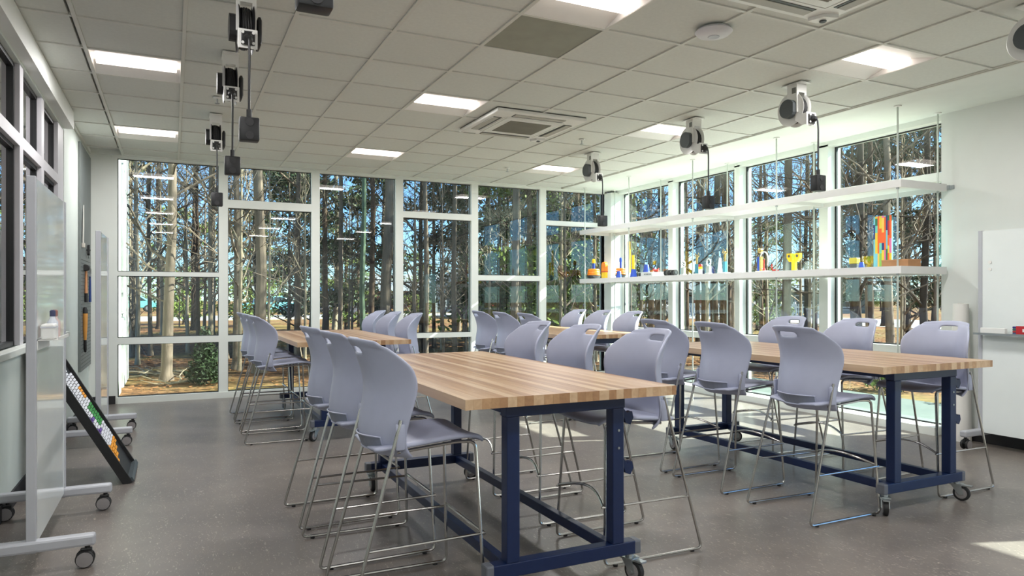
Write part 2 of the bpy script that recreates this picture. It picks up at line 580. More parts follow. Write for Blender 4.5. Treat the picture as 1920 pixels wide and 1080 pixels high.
for k, (y0, y1) in enumerate(LW):
    y2 = LW[k + 1][0] if k < len(LW) - 1 else 7.66
    w = struct('window_%d' % (k + 11), B(X_LEFT - .12, X_LEFT - .005, y1, y2, .985, 2.84), M_FRAME_L)
    B(X_LEFT - .115, X_LEFT - .005, y0, y1, 2.30, 2.38).build('transom', M_FRAME_L, w)
    for (z0, z1) in ((.985, 2.30), (2.38, 2.84)):
        a, b, t = X_LEFT - .08, X_LEFT - .035, .03
        B(a, b, y0, y1, z0, z0 + t).box(a, b, y0, y1, z1 - t, z1).box(a, b, y0, y0 + t, z0, z1).box(a, b, y1 - t, y1, z0, z1).build('black_sash', M_BLACK, w)
        B(X_LEFT - .061, X_LEFT - .055, y0 + t, y1 - t, z0 + t, z1 - t).build('pane', M_GLASS_IN, w)
struct('wall_corridor', B(-3.3, -3.2, Y_FRONT, Y_BACK, 0, 3.075).box(-3.3, X_LEFT - .1, Y_BACK - .1, Y_BACK + .1, 0, 3.075).box(-3.3, X_LEFT, Y_FRONT - .1, Y_FRONT, 0, 3.075), mat('corridor_paint', (96, 104, 108), 0.7))
struct('wall_front', B(X_LEFT, 6.7, Y_FRONT - .1, Y_FRONT, 0, 3.075), M_WALL)
struct('baseboard_left', B(X_LEFT, X_LEFT + .012, Y_FRONT, Y_BACK, 0, .10), M_BASE)
struct('baseboard_right', B(X_RIGHT - .012, X_RIGHT, DOOR_Y1, 4.12, 0, .10), M_BASE)
struct('baseboard_back', B(X_LEFT, -.62, Y_BACK - .012, Y_BACK, 0, .10), M_BASE)

# ---- white fin wall outside the far left corner, lit by the sun
fin = struct('wall_outside', B(-1.1, -.74, 11.62, 14.3, GROUND - .3, 4.4), mat('white_siding', (180, 188, 178), 0.6))
B(-.75, -.70, 11.62, 12.25, GROUND - .2, 4.4).build('corner_board', MATS['white_siding'], fin)
B(-.75, -.70, 12.80, 14.3, GROUND - .2, 4.4).build('corner_board', MATS['white_siding'], fin)
M_REC = mat('shaded_siding', (66, 70, 66), 0.6)  # shadow grey of the recessed strip put into the siding colour
zz = 1.05
while zz < 4.2:
    B(-.75, -.725, 12.25, 12.80, zz, zz + .44).build('siding_panel', M_REC, fin)
    zz += .455
sp = thing('wall_spigot', 'small grey hose tap on the white wall outside the leftmost window', 'tap', (-.74, 12.5, .98))
MB().tube(round_path([(0, 0, 0), (.07, 0, 0), (.07, 0, -.05)], .03), .012, 8).build('spout', M_ZINC, sp, True)
MB().lathe([(.03, .045), (.03, .055)], 10, c=(.04, 0, 0)).tube([(.04, 0, 0), (.04, 0, .05)], .006, 6).build('valve_handle', M_DGREY, sp)

# ================================================================ work tables
def make_caster(parent, x, y, ang):
    c = empty('caster', (x, y, 0), ang)
    c.parent = parent
    MB().tube([(0, 0, .125), (0, 0, .105)], .02, 10).box(-.035, .035, -.03, .03, .10, .108).build('swivel_plate', M_ZINC, c)
    f = MB()
    for s in (-1, 1):
        f.prism([(-.03, .10), (.03, .10), (.045, .045), (.02, .035), (-.0, .06)], s * .021 - .002, s * .021 + .002, 'y')
    f.tube([(.028, -.025, .048), (.028, .025, .048)], .006, 6)
    f.build('fork', M_ZINC, c)
    MB().lathe([(.034, -.015), (.0475, -.012), (.049, 0), (.0475, .012), (.034, .015)], 22, 'y', (.028, 0, .049)).build('tyre', M_RUBBER, c, True)
    MB().lathe([(.008, -.019), (.034, -.016), (.034, .016), (.008, .019)], 18, 'y', (.028, 0, .049)).build('hub', M_WHEEL, c, True)
    B(.03, .085, -.018, .018, .096, .104).build('brake_pedal', M_ZINC, c)
    return c

TOP_Z, TOP_T, TW, TL = 0.90, 0.042, 1.04, 2.24
def make_table():
    t = empty('work_table')
    top = empty('table_top'); top.parent = t
    rs = random.Random(3)
    x = -TW / 2
    last = -1
    while x < TW / 2 - 1e-4:
        w = rs.choice((.030, .034, .038, .038, .042, .050))
        if x + w > TW / 2 - .02:
            w = TW / 2 - x
        k = rs.randrange(5)
        if k == last:
            k = (k + 1) % 5
        last = k
        dz = rs.uniform(-.0003, .0003)
        s = B(x + .0002, x + w - .0002, -TL / 2, TL / 2, TOP_Z - TOP_T, TOP_Z + dz).build('stave', WOODS[k], top)
        x += w
    ye = TL / 2 - .12           # end frames
    for s in (-1, 1):
        y = s * ye
        B(-.36, .36, y - .03, y + .03, .125, .185, bev=.004).build('foot_rail', M_BLUE, t)
        for q in (-1, 1):
            B(q * .265 - .03, q * .265 + .03, y - .03, y + .03, .185, TOP_Z - TOP_T - .058, bev=.004).build('leg', M_BLUE, t)
            B(q * .37 - .02, q * .37 + .02, y - .031, y + .031, .123, .187, bev=.008).build('end_cap', M_CAP, t)
        B(-.30, .30, y - .03, y + .03, TOP_Z - TOP_T - .058, TOP_Z - TOP_T, bev=.003).build('top_rail', M_BLUE, t)
    for q in (-1, 1):
        B(q * .265 - .02, q * .265 + .02, -ye + .03, ye - .03, .125, .175, bev=.003).build('stretcher', M_BLUE, t)
        B(q * .28 - .02, q * .28 + .02, -ye + .03, ye - .03, TOP_Z - TOP_T - .045, TOP_Z - TOP_T).build('side_rail', M_BLUE, t)
    for z in (.775, .545):
        h = MB().prism([(.293, z + .03), (.315, z), (.345, z + .005), (.352, z - .025), (.335, z - .055), (.31, z - .045), (.293, z - .0)], -ye - .022, -ye + .012, 'y')
        h.build('hook', M_BLUE, t)
    for z in (.70, .62):
        MB().lathe([(.006, 0), (.006, .003)], 8, 'y', (.265, -ye - .033, z)).build('bolt', M_ZINC, t)
    rs = random.Random(5)
    for sx in (-1, 1):
        for sy in (-1, 1):
            make_caster(t, sx * .345, sy * ye, rs.uniform(0, 6.28))
    return t
TABLES = [('front left', 1.56, 3.70), ('front right', 4.20, 3.84), ('back left', 1.51, 7.52), ('back right', 4.19, 7.42)]
TAB_LABEL = ['butcher-block work table nearest the camera, with hooks on its navy leg', 'butcher-block work table at the right, beside the long hanging shelves',
             'butcher-block work table at the back left, near the leftmost windows', 'butcher-block work table at the back right, mostly hidden behind grey stools']
proto_t = make_table()
for i, (nm, x, y) in enumerate(TABLES):
    o = proto_t if i == 0 else copy_tree(proto_t)
    o.location = (x, y, 0)
    tag(o, TAB_LABEL[i], 'table', 'navy framed work tables on casters')

# ================================================================ stools
def interp(tab, z):
    return float(np.interp(z, [a for a, b in tab], [b for a, b in tab]))
XC = [(.635, -.125), (.66, -.165), (.70, -.188), (.77, -.190), (.86, -.172), (.93, -.165), (1.0, -.178), (1.07, -.205), (1.135, -.238)]
HW = [(.635, .198), (.66, .211), (.70, .217), (.77, .223), (.86, .231), (.93, .237), (1.0, .237), (1.02, .233), (1.055, .211), (1.08, .194), (1.115, .171), (1.135, .156)]
def back_pt(u, z, off=0.0):
    w = interp(HW, z)
    y = u * w
    wrap = 0.115 * (abs(y) / 0.2) ** 2
    ztop = -.012 * u * u if z > 1.1 else 0
    return Vector((interp(XC, z) + wrap + off, y, z + ztop))
def apply_mods(o):
    dg = bpy.context.evaluated_depsgraph_get()
    me = bpy.data.meshes.new_from_object(o.evaluated_get(dg))
    o.modifiers.clear()
    o.data = me
def shell_obj(name, grid, skip, m, parent, thick, off):
    nr, nc = len(grid), len(grid[0])
    v = [tuple(p) for row in grid for p in row]
    f = []
    for i in range(nr - 1):
        for j in range(nc - 1):
            if (i, j) not in skip:
                f.append((i * nc + j, i * nc + j + 1, (i + 1) * nc + j + 1, (i + 1) * nc + j))
    me = bpy.data.meshes.new(name)
    me.from_pydata(v, [], f)
    me.materials.append(m)
    o = link(name, me, parent)
    s = o.modifiers.new('solid', 'SOLIDIFY')
    s.thickness = thick
    s.offset = off
    b = o.modifiers.new('sub', 'SUBSURF')
    b.levels = b.render_levels = 1
    bpy.context.view_layer.update()
    apply_mods(o)
    o.data.polygons.foreach_set('use_smooth', [True] * len(o.data.polygons))
    return o
def make_stool():
    t = empty('counter_stool')
    zs = [.635, .648, .665, .70, .75, .81, .87, .93, .98, 1.02, 1.055, 1.068, 1.098, 1.106, 1.122, 1.135]
    us = [-1, -.95, -.8, -.6, -.40, -.34, -.17, 0, .17, .34, .40, .6, .8, .95, 1]
    grid = [[back_pt(u, z) for u in us] for z in zs]
    skip = {(11, j) for j in range(5, 9)}
    shell_obj('backrest', grid, skip, M_SHELL, t, .014, 0)
    # raised rim round the lower rear recess and its face, darkened in place of depth shade
    rim = MB()
    zz0, zz1, uu = .664, .722, .66
    n = 10
    lo = [back_pt(-uu + 2 * uu * k / n, zz0, -.0125) for k in range(n + 1)]
    hi = [back_pt(-uu + 2 * uu * k / n, zz1, -.0125) for k in range(n + 1)]
    rim.tube(lo + list(reversed(hi)) + [lo[0]], .004, 5)
    rim.build('recess_rim', M_SHELL, t, True)
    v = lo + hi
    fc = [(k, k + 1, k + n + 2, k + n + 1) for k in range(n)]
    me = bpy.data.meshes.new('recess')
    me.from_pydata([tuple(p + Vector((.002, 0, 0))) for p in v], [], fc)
    me.materials.append(M_SHELL_SHADE)
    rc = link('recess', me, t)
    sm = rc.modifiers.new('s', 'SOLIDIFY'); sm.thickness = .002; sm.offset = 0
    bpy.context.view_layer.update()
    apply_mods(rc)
    # seat
    SX = [-.175, -.15, -.09, -.02, .06, .14, .21, .262, .290, .302]
    SZ = [.672, .676, .683, .690, .698, .706, .709, .705, .693, .676]
    SW = [.175, .19, .205, .215, .220, .221, .219, .214, .205, .198]
    us2 = [-1, -.95, -.8, -.5, -.25, 0, .25, .5, .8, .95, 1]
    g2 = []
    for x, z, w in zip(SX, SZ, SW):
        row = []
        for u in us2:
            dz = .014 * abs(u) ** 3 - .006
            if abs(u) > .97:
                dz -= .012
            row.append(Vector((x, u * w, z + dz)))
        g2.append(row)
    shell_obj('seat', g2, set(), M_SHELL, t, .018, 0)
    # side lugs where the chrome legs enter the shell
    for s in (-1, 1):
        B(-.098, -.055, s * .214 - .010, s * .214 + .010, .675, .785, bev=.009).build('leg_socket', M_SHELL, t, True)
        path = round_path([(-.075, s * .218, .80), (-.292, s * .247, .012), (.292, s * .236, .012), (.264, s * .198, .680), (.19, s * .185, .684), (-.08, s * .185, .662)], .03, 5)
        MB().tube(path, .0075, 8).build('side_frame', M_CHROME, t, True)
        zr = .285
        f1 = (-.075 + (-.292 + .075) * (.80 - zr) / .788, s * (.218 + .029 * (.80 - zr) / .788), zr)
        f2 = (.292 - .028 * (zr - .012) / .672, s * (.236 - .036 * (zr - .012) / .672), zr)
        MB().tube([f1, (f2[0] + .02, f2[1], zr)], .006, 8).build('side_rail', M_CHROME, t, True)
        for x in (-.235, .235):
            MB().tube([(x, s * .242, .0), (x, s * .242, .012)], .012, 8).build('glide', M_BLACK, t)
    zr = .285
    yy = .222
    arch = []
    for k in range(13):
        a = k / 12
        arch.append((.290 - .05 * math.sin(math.pi * a), -yy + 2 * yy * a, zr + .006 + .042 * math.sin(math.pi * a)))
    MB().tube(arch, .0075, 8).build('footrest', M_CHROME, t, True)
    return t
proto_c = make_stool()
ROWS = [(0, 'left', .92, (3.02, 3.66, 4.30)), (0, 'right', 2.17, (3.10, 3.77, 4.41)), (1, 'left', 3.535, (3.09, 3.82, 4.46)), (1, 'right', 4.745, (3.14, 3.84, 4.52)),
        (2, 'left', .865, (6.81, 7.46, 8.14)), (2, 'right', 2.13, (7.10, 7.86, 8.52)), (3, 'left', 3.53, (6.66, 7.30, 7.91)), (3, 'right', 4.75, (6.87, 7.52, 8.12))]
ORD = ['nearest', 'middle', 'farthest']
first = True
rs = random.Random(11)
for (ti, side, x, yl) in ROWS:
    for k, y in enumerate(yl):
        o = proto_c if first else copy_tree(proto_c)
        first = False
        o.location = (x, y, 0)
        o.rotation_euler = (0, 0, (0 if side == 'left' else math.pi) + R(rs.uniform(-1.5, 1.5)))
        tag(o, 'pale grey stool, %s of three along the %s table, %s side' % (ORD[k], TABLES[ti][0], side), 'stool', 'pale grey plastic stools with chrome sled legs')

# ================================================================ ceiling lights
def make_lamp():
    t = empty('ceiling_light')
    a = .013
    pan = MB()
    T = TILE
    # angled side reflectors of the recessed tray
    z0, z1 = 3.02, 3.068
    ya, yb = .20, .41
    pan.add([(a, a, z0), (T - a, a, z0), (T - a, ya, z1), (a, ya, z1)], [(0, 1, 2, 3)])
    pan.add([(a, T - a, z0), (T - a, T - a, z0), (T - a, yb, z1), (a, yb, z1)], [(0, 3, 2, 1)])
    pan.add([(a, ya, z1), (T - a, ya, z1), (T - a, yb, z1), (a, yb, z1)], [(0, 1, 2, 3)])
    for x in (a, T - a):
        pan.add([(x, a, z0), (x, ya, z1), (x, yb, z1), (x, T - a, z0)], [(0, 1, 2, 3)])
    o = pan.build('reflector_tray', M_WHITE, t)
    sm = o.modifiers.new('s', 'SOLIDIFY'); sm.thickness = .002; sm.offset = 0
    bpy.context.view_layer.update(); apply_mods(o)
    prof = []
    for k in range(9):
        q = k / 8
        prof.append((ya - .005 + (yb - ya + .01) * q, z1 - .002 - .05 * math.sin(math.pi * q) ** .7))
    MB().prism(prof, .04, T - .04, 'x').build('lens', M_LAMP, t, True)
    return t
proto_l = make_lamp()
COLN = {-1: 'left', 3: 'middle', 7: 'right'}
ROWN = {8: 'farthest', 4: 'second farthest', 0: 'third farthest', -4: 'added unseen fourth', -8: 'added unseen fifth'}
for k, (i, j) in enumerate(LAMP_CELLS):
    o = proto_l if k == 0 else copy_tree(proto_l)
    x, y = cell(i, j)
    o.location = (x, y, 0)
    tag(o, 'square recessed ceiling light, %s of the %s row' % (ROWN[j], COLN[i]), 'ceiling light', 'recessed ceiling lights')
    ld = bpy.data.lights.new('lamp_light', 'AREA')
    ld.shape = 'RECTANGLE'
    ld.size, ld.size_y = .5, .2
    ld.energy = LAMP_POWER
    ld.color = (1.0, 0.985, 0.985)
    lo = bpy.data.objects.new('lamp_light', ld)
    COL.objects.link(lo)
    lo.parent = o
    lo.location = (TILE / 2, TILE / 2, 3.006)

# ================================================================ air conditioning cassettes
def make_ac():
    t = empty('ceiling_air_conditioner')
    s, z0 = .475, 2.985
    B(-s, s, -s, s, z0, 3.02, bev=.012).build('panel', M_WHITE, t)
    B(-.29, .29, -.29, .29, z0 - .008, z0 + .002, bev=.004).build('grille_frame', M_WHITE, t)
    gp = B(-.22, .22, -.22, .22, z0 - .011, z0 - .002).build('grille', mat('grille_grey', (142, 140, 130), 0.7), t)
    for k in range(22):
        y = -.21 + k * .02
        B(-.22, .22, y - .003, y + .003, z0 - .0135, z0 - .010).build('grille_slat', MATS['grille_grey'], gp)
    for r in range(4):
        M = Matrix.Rotation(r * math.pi / 2, 4, 'Z')
        B(-.27, .27, .335, .42, z0 - .003, z0 + .002).move(M).build('air_slot', M_BLACK, t)
        B(-.265, .265, .36, .425, z0 - .006, z0 - .001).move(Matrix.Rotation(0, 4, 'X')).move(M).build('louvre', mat('louvre_grey', (176, 174, 166), 0.5), t)
        B(-.30, .30, .30, .318, z0 - .006, z0).move(M).build('edge_strip', M_WHITE, t)
    MB().prism([(.33, .45), (.40, .45), (.45, .40), (.45, .33), (.36, .36)], z0 - .02, z0, 'z').build('sensor_housing', M_WHITE, t)
    MB().lathe([(.018, 0), (.022, .004), (.012, .008)], 14, 'z', (.405, .405, z0 - .028)).build('sensor_eye', M_DGREY, t)
    B(-.43, -.31, .432, .462, z0 - .004, z0).build('name_plate', mat('plate_grey', (170, 172, 166), 0.4), t)
    return t
ac = make_ac()
for k, (i, j) in enumerate(AC_CELLS):
    o = ac if k == 0 else copy_tree(ac)
    x, y = cell(i + 1, j + 1)
    o.location = (x, y, 0)
    # plain filler round the cassette
    f = MB().box(x - TILE + .013, x + TILE - .013, y - TILE + .013, y - .47, 3.026, 3.05).box(x - TILE + .013, x + TILE - .013, y + .47, y + TILE - .013, 3.026, 3.05)
    f.box(x - TILE + .013, x - .47, y - .47, y + .47, 3.026, 3.05).box(x + .47, x + TILE - .013, y - .47, y + .47, 3.026, 3.05)
    f.build('cassette_surround', M_TILE, ceil)
    tag(o, ['square ceiling air conditioner with a grey grille in mid-ceiling', 'square ceiling air conditioner cut off by the top edge, with a round sensor'][k], 'air conditioner', 'ceiling air conditioners')

# smoke detector / wireless disc and sprinklers
sd = thing('smoke_detector', 'round white detector disc on the ceiling near the top right', 'smoke detector', (3.12, 3.50, 3.02))
MB().lathe([(.06, -.0), (.105, -.006), (.118, -.022), (.10, -.04), (.06, -.05), (.03, -.053)], 28).build('housing', mat('detector_white', (210, 210, 214), 0.4), sd, True)
MB().lathe([(.034, -.056), (.038, -.052)], 20).build('lens_ring', mat('ring_grey', (176, 178, 186), .4), sd)
for lab, x, y in (('tiny ceiling sprinkler head beside the hose reels on the left', .348, 6.57), ('tiny ceiling sprinkler head right of the grey-grilled air conditioner', 4.03, 6.60), ('tiny ceiling sprinkler head far back above the back right table', 4.03, 8.50)):
    s = thing('sprinkler', lab, 'sprinkler', (x, y, 3.02), 0, 'ceiling sprinklers')
    MB().lathe([(.035, 0), (.033, -.006), (.014, -.012)], 16).build('escutcheon', M_WHITE, s)
    MB().tube([(0, 0, -.01), (0, 0, -.05)], .007, 8).lathe([(.02, -.052), (.022, -.048)], 12).build('head', M_ZINC, s)

# ================================================================ cord reels
def make_reel(name, flange_m, hub_m, cord_m):
    """hangs below its origin; drum axis along x, the cord leaves towards -y"""
    t = empty(name)
    zc = -.20
    B(-.055, .055, -.10, .10, -.006, 0).build('ceiling_plate', M_WHITE, t)
    for s in (-1, 1):
        MB().prism([(-.05, 0), (.05, 0), (.05, -.10), (.04, -.235), (-.04, -.235), (-.05, -.10)], s * .043 - .003, s * .043 + .003, 'x').build('bracket_arm', M_WHITE, t)
        B(s * .043 - .011, s * .043 + .011, -.056, -.048, -.235, 0).build('bracket_edge', M_WHITE, t)
    B(-.05, .05, -.056, -.048, -.075, -.0).build('bracket_face', M_WHITE, t)
    # flanges of the drum (dished discs)
    for s, q in ((-1, .028), (1, .028)):
        MB().lathe([(.03, s * q), (.10, s * q), (.125, s * (q + .006)), (.135, s * (q + .012)), (.132, s * (q + .014)), (.12, s * (q + .008)), (.03, s * (q + .003))], 30, 'x', (0, .02, zc)).build('drum_flange', flange_m, t, True)
    B(.056, .085, -.06, .09, zc - .10, zc + .06, bev=.02).build('spring_case', flange_m, t, True)
    # hub cover on the -x side, with its cut-off side
    pts = []
    for k in range(19):
        a = R(-150 + 300 * k / 18)
        pts.append((.02 + .075 * math.cos(a), zc + .075 * math.sin(a)))
    MB().prism(pts, -.085, -.046, 'x').build('hub_cover', hub_m, t)
    # wound cord
    w = MB()
    for k in range(5):
        x = -.022 + .011 * k
        ring = [(x + .003 * math.sin(3 * a + k), .02 + (.108 + .004 * math.sin(k)) * math.cos(a), zc + (.108 + .004 * math.sin(k)) * math.sin(a)) for a in [2 * math.pi * q / 22 for q in range(23)]]
        w.tube(ring, .006, 6)
    w.lathe([(.10, -.026), (.10, .026)], 24, 'x', (0, .02, zc))
    w.build('wound_cord', cord_m, t, True)
    # guide arm and roller guide at the front bottom
    for s in (-1, 1):
        MB().prism([(-.04, zc - .03), (-.10, zc - .06), (-.145, zc - .06), (-.145, zc - .15), (-.10, zc - .15), (-.03, zc - .10)], s * .043 - .003, s * .043 + .003, 'x').build('guide_arm', M_WHITE, t)
    B(-.05, .05, -.15, -.142, zc - .16, zc - .055, bev=.003).build('guide_plate', M_WHITE, t)
    g = B(-.035, .035, -.165, -.15, zc - .145, zc - .07, bev=.004).build('roller_guide', M_BLACK, t)
    for sx in (-1, 1):
        for sz in (-1, 1):
            MB().lathe([(.008, -.168), (.008, -.164)], 10, 'y', (sx * .027, 0, zc - .1075 + sz * .028)).build('screw', M_WHITE, g)
    MB().lathe([(.012, -.20), (.024, -.185), (.028, -.165)], 14, 'y', (0, 0, zc - .115)).build('cord_stop', M_BLACK, t, True)
    # rating plate
    B(-.0478, -.0462, -.04, .0, -.08, -.035).build('rating_plate', mat('plate_grey2', (120, 122, 118), .5), t)
    return t
def hang_cord(t, drop, box_top):
    p = round_path([(0, -.175, -.315), (0, -.21, -.325), (.002, -.215, -.40), (0, -.215, box_top + .03)], .03, 5)
    MB().tube(p, .0065, 8).build('cord', M_BLACK, t, True)
    MB().tube([(0, -.215, box_top + .045), (0, -.215, box_top)], .014, 10).build('strain_relief', M_BLACK, t, True)
    b = B(-.05, .05, -.25, -.18, box_top - .125, box_top, bev=.008).build('outlet_box', M_BLACK, t, True)
    for sz in (-.035, .035):
        MB().lathe([(.021, -.2525), (.021, -.249)], 14, 'y', (0, 0, box_top - .0625 + sz)).build('socket', mat('socket_black', (42, 42, 44), .5), b)
reelL = make_reel('cord_reel', M_BLACK, M_BLACK, M_RUBBER)
hang_cord(reelL, 0, -.755)
reelR = make_reel('cord_reel', M_WHITE, M_DGREY, M_RUBBER)
hang_cord(reelR, 0, -.765)
LABL = ['black power cord reel out of the top edge, only its hanging outlet box showing', 'nearest whole black-drum cord reel at the top left, cut by the top edge', 'middle black-drum cord reel in the row on the left', 'farthest black-drum cord reel on the left, before the back windows']
for k, y in enumerate((2.30, 4.22, 5.38, 7.24)):
    o = reelL if k == 0 else copy_tree(reelL)
    o.location = (.37, y, 3.016)
    tag(o, LABL[k], 'cord reel', 'overhead cord reels')
LABR = ['white-drum cord reel at the right edge of the picture, mostly cut off', 'nearest whole white-drum cord reel on the right, with its grey hub', 'middle white-drum cord reel in the row on the right', 'farthest white-drum cord reel, hanging near the corner of the windows']
for k, y in enumerate((2.36, 4.13, 5.38, 7.19)):
    o = reelR if k == 0 else copy_tree(reelR)
    o.location = (4.54, y, 3.016)
    tag(o, LABR[k], 'cord reel', 'overhead cord reels')

# ================================================================ mobile whiteboards
def make_board(y_len, tray_side=1):
    """board along y from 0 to y_len, writing face towards +x; origin on the floor at the near post"""
    t = empty('mobile_whiteboard')
    z0, z1 = .13, 1.87
    B(-.018, .012, .03, y_len - .03, z0, z1).build('panel', M_BOARD, t)
    for y in (0, y_len - .035):
        B(-.022, .018, y, y + .035, .10, z1 + .005, bev=.004).build('post', M_ALU, t)
        ft = B(-.32, .26, y - .012, y + .047, .105, .16, bev=.012).build('foot', M_ALU, t)
        for x in (-.27, .225):
            c = empty('caster', (x, y + .02, 0)); c.parent = t
            MB().tube([(0, 0, .09), (0, 0, .115)], .012, 8).box(-.03, .02, -.012, .012, .045, .092, bev=.005).build('caster_hood', M_BLACK, c)
            for s in (-1, 1):
                MB().lathe([(.018, s * .012 - .0), (.038, s * .012), (.042, s * .018), (.038, s * .03), (.018, s * .032)], 18, 'y', (-.01, 0, .042)).build('caster_wheel', M_RUBBER, c, True)
                MB().lathe([(.012, s * .033), (.036, s * .0315)], 14, 'y', (-.01, 0, .042)).build('wheel_ring', M_WHEEL, c)
    B(-.016, .010, .03, y_len - .03, z1 - .012, z1).build('top_edge', M_ALU, t)
    return t
b1 = make_board(1.05)
b1.location = (-.595, 3.95, 0)
tag(b1, 'mobile glass whiteboard in the left foreground, standing nearest the camera', 'whiteboard', 'mobile whiteboards')
b2 = make_board(.84)
b2.location = (-.575, 7.03, 0)
tag(b2, 'mobile glass whiteboard at the back left, beside the pegboard of tools', 'whiteboard', 'mobile whiteboards')
b3 = make_board(1.25)
b3.location = (6.33, 3.76, 0)
b3.rotation_euler = (0, 0, math.pi)
tag(b3, 'mobile whiteboard at the right edge, in front of the right wall', 'whiteboard', 'mobile whiteboards')
# tray of board 1 with an eraser and bottles
tr = thing('board_tray', 'small white clip-on tray on the front left whiteboard', 'tray', (-.583, 4.02, 1.10))
B(0, .09, 0, .36, -.004, 0).box(.0, .004, 0, .36, -.05, 0).box(.086, .09, 0, .36, 0, .012).build('tray_plate', M_WHITE, tr)
er = thing('whiteboard_eraser', 'white block eraser standing on the front left whiteboard tray', 'eraser', (-.54, 4.08, 1.10))
B(-.03, .03, -.05, .05, 0, .075, bev=.01).build('block', M_WHITE, er)
B(-.031, .031, -.051, .051, .055, .063).build('felt_band', mat('pale_band', (206, 208, 214), .7), er)
for q, (yy, cc, lab) in enumerate(((4.18, (60, 64, 96), 'dark-capped spray bottle behind the eraser on the whiteboard tray'), (4.26, (150, 104, 96), 'reddish-brown bottle at the far end of the whiteboard tray'))):
    bt = thing('cleaner_bottle', lab, 'bottle', (-.54, yy, 1.10))
    MB().lathe([(.02, 0), (.024, .004), (.024, .08), (.012, .098), (.011, .108)], 14).build('body', mat('bottle%d' % q, (200, 176, 170) if q else (210, 214, 222), .3), bt, True)
    MB().lathe([(.013, .108), (.013, .135), (.008, .14)], 12).build('cap', mat('cap%d' % q, cc, .4), bt, True)
# tray of board 3
tr = thing('board_tray', 'grey marker tray across the right-hand whiteboard', 'tray', (6.30, 3.02, .985))
B(-.09, 0.003, 0, .72, -.006, 0).box(-.09, -.084, 0, .72, 0, .012).build('tray_plate', mat('tray_grey', (128, 136, 138), .4), tr)
er = thing('whiteboard_eraser', 'white box eraser on the right-hand whiteboard tray', 'eraser', (6.26, 3.60, .985))
B(-.02, .02, -.10, .10, 0, .055, bev=.006).build('block', M_WHITE, er)
mk = thing('marker_pack', 'red pack of coloured dry-erase markers on the right-hand whiteboard tray', 'markers', (6.255, 3.36, .985))
B(-.022, .012, -.05, .05, 0.002, .078).build('sleeve', mat('marker_red', (186, 40, 48), .4), mk)
for q, cc in enumerate(((40, 52, 110), (150, 34, 44), (30, 92, 90), (36, 48, 120))):
    o = MB().tube([(-.004, -.072, .012 + .018 * q), (-.004, .082, .012 + .018 * q)], .0085, 8).build('marker', mat('ink%d' % q, cc, .4), mk)
B(-.0235, -.022, -.03, .0, .03, .055).build('white_print', M_WHITE, mk)
for z in (1.60, 1.54):
    mg = thing('board_magnet', ['upper', 'lower'][z < 1.57] + ' of two small white magnets at the corner of the right-hand whiteboard', 'magnet', (6.314, 3.66, z))
    MB().lathe([(.014, -.004), (.014, .004)], 14, 'x').build('disc', M_WHITE, mg)

# ================================================================ left side: tilted strip rack, pegboard and tools
ez = thing('display_rack', 'black tilted display rack with coloured strips, leaning back beside the left wall', 'display rack', (-.27, 5.60, 0))
ang = math.atan2(.98, .55)
def on_rack(mb):
    # local: s up the slope, y along, n out of the face
    M = Matrix(((-math.cos(ang), 0, math.sin(ang), 0), (0, 1, 0, 0), (math.sin(ang), 0, math.cos(ang), .0), (0, 0, 0, 1)))
    return mb.move(M)
LEN = 1.12
on_rack(B(.02, LEN, .0, .60, -.02, 0)).build('back_board', M_BLACK, ez)
on_rack(B(.0, LEN, -.012, .012, -.035, .022)).build('side_rail', M_BLACK, ez)
on_rack(B(.0, LEN, .588, .612, -.035, .022)).build('side_rail', M_BLACK, ez)
on_rack(B(.0, .03, .0, .60, -.034, .035)).build('bottom_ledge', mat('slate_grey', (74, 84, 88), .5), ez)
on_rack(B(LEN - .03, LEN, 0, .60, -.03, .02)).build('top_rail', M_BLACK, ez)
rr = random.Random(2)
STR = [(240, 150, 40), (226, 226, 232), (226, 226, 232), (226, 226, 232), (60, 150, 70), (110, 80, 160), (226, 226, 232), (240, 160, 40), (226, 226, 232)]
for c in range(4):
    y0 = .05 + c * .13
    s_ = .15 + .03 * c
    while s_ < .93 - .03 * c:
        cc = (226, 228, 234)
        if s_ < .27: cc = (240, 160, 40)
        elif .42 < s_ < .58 and c >= 2: cc = (60, 150, 70)
        elif .38 < s_ < .52 and c < 2 and rr.random() < .6: cc = (110, 80, 160)
        elif .62 < s_ < .72 and c == 3: cc = (240, 160, 40)
        on_rack(B(s_, s_ + .017, y0, y0 + rr.uniform(.095, .122), 0, .006)).build('strip', mat('strip_%d_%d_%d' % cc, cc, .5), ez)
        s_ += .0235
on_rack(B(.97, 1.01, .12, .24, 0, .004)).build('name_card', M_WHITE, ez)
MB().tube([(-.50, .03, .80), (-.585, .03, .02)], .012, 6).tube([(-.50, .57, .80), (-.585, .57, .02)], .012, 6).tube([(-.55, .03, .38), (-.55, .57, .38)], .01, 6).build('rear_brace', M_BLACK, ez)

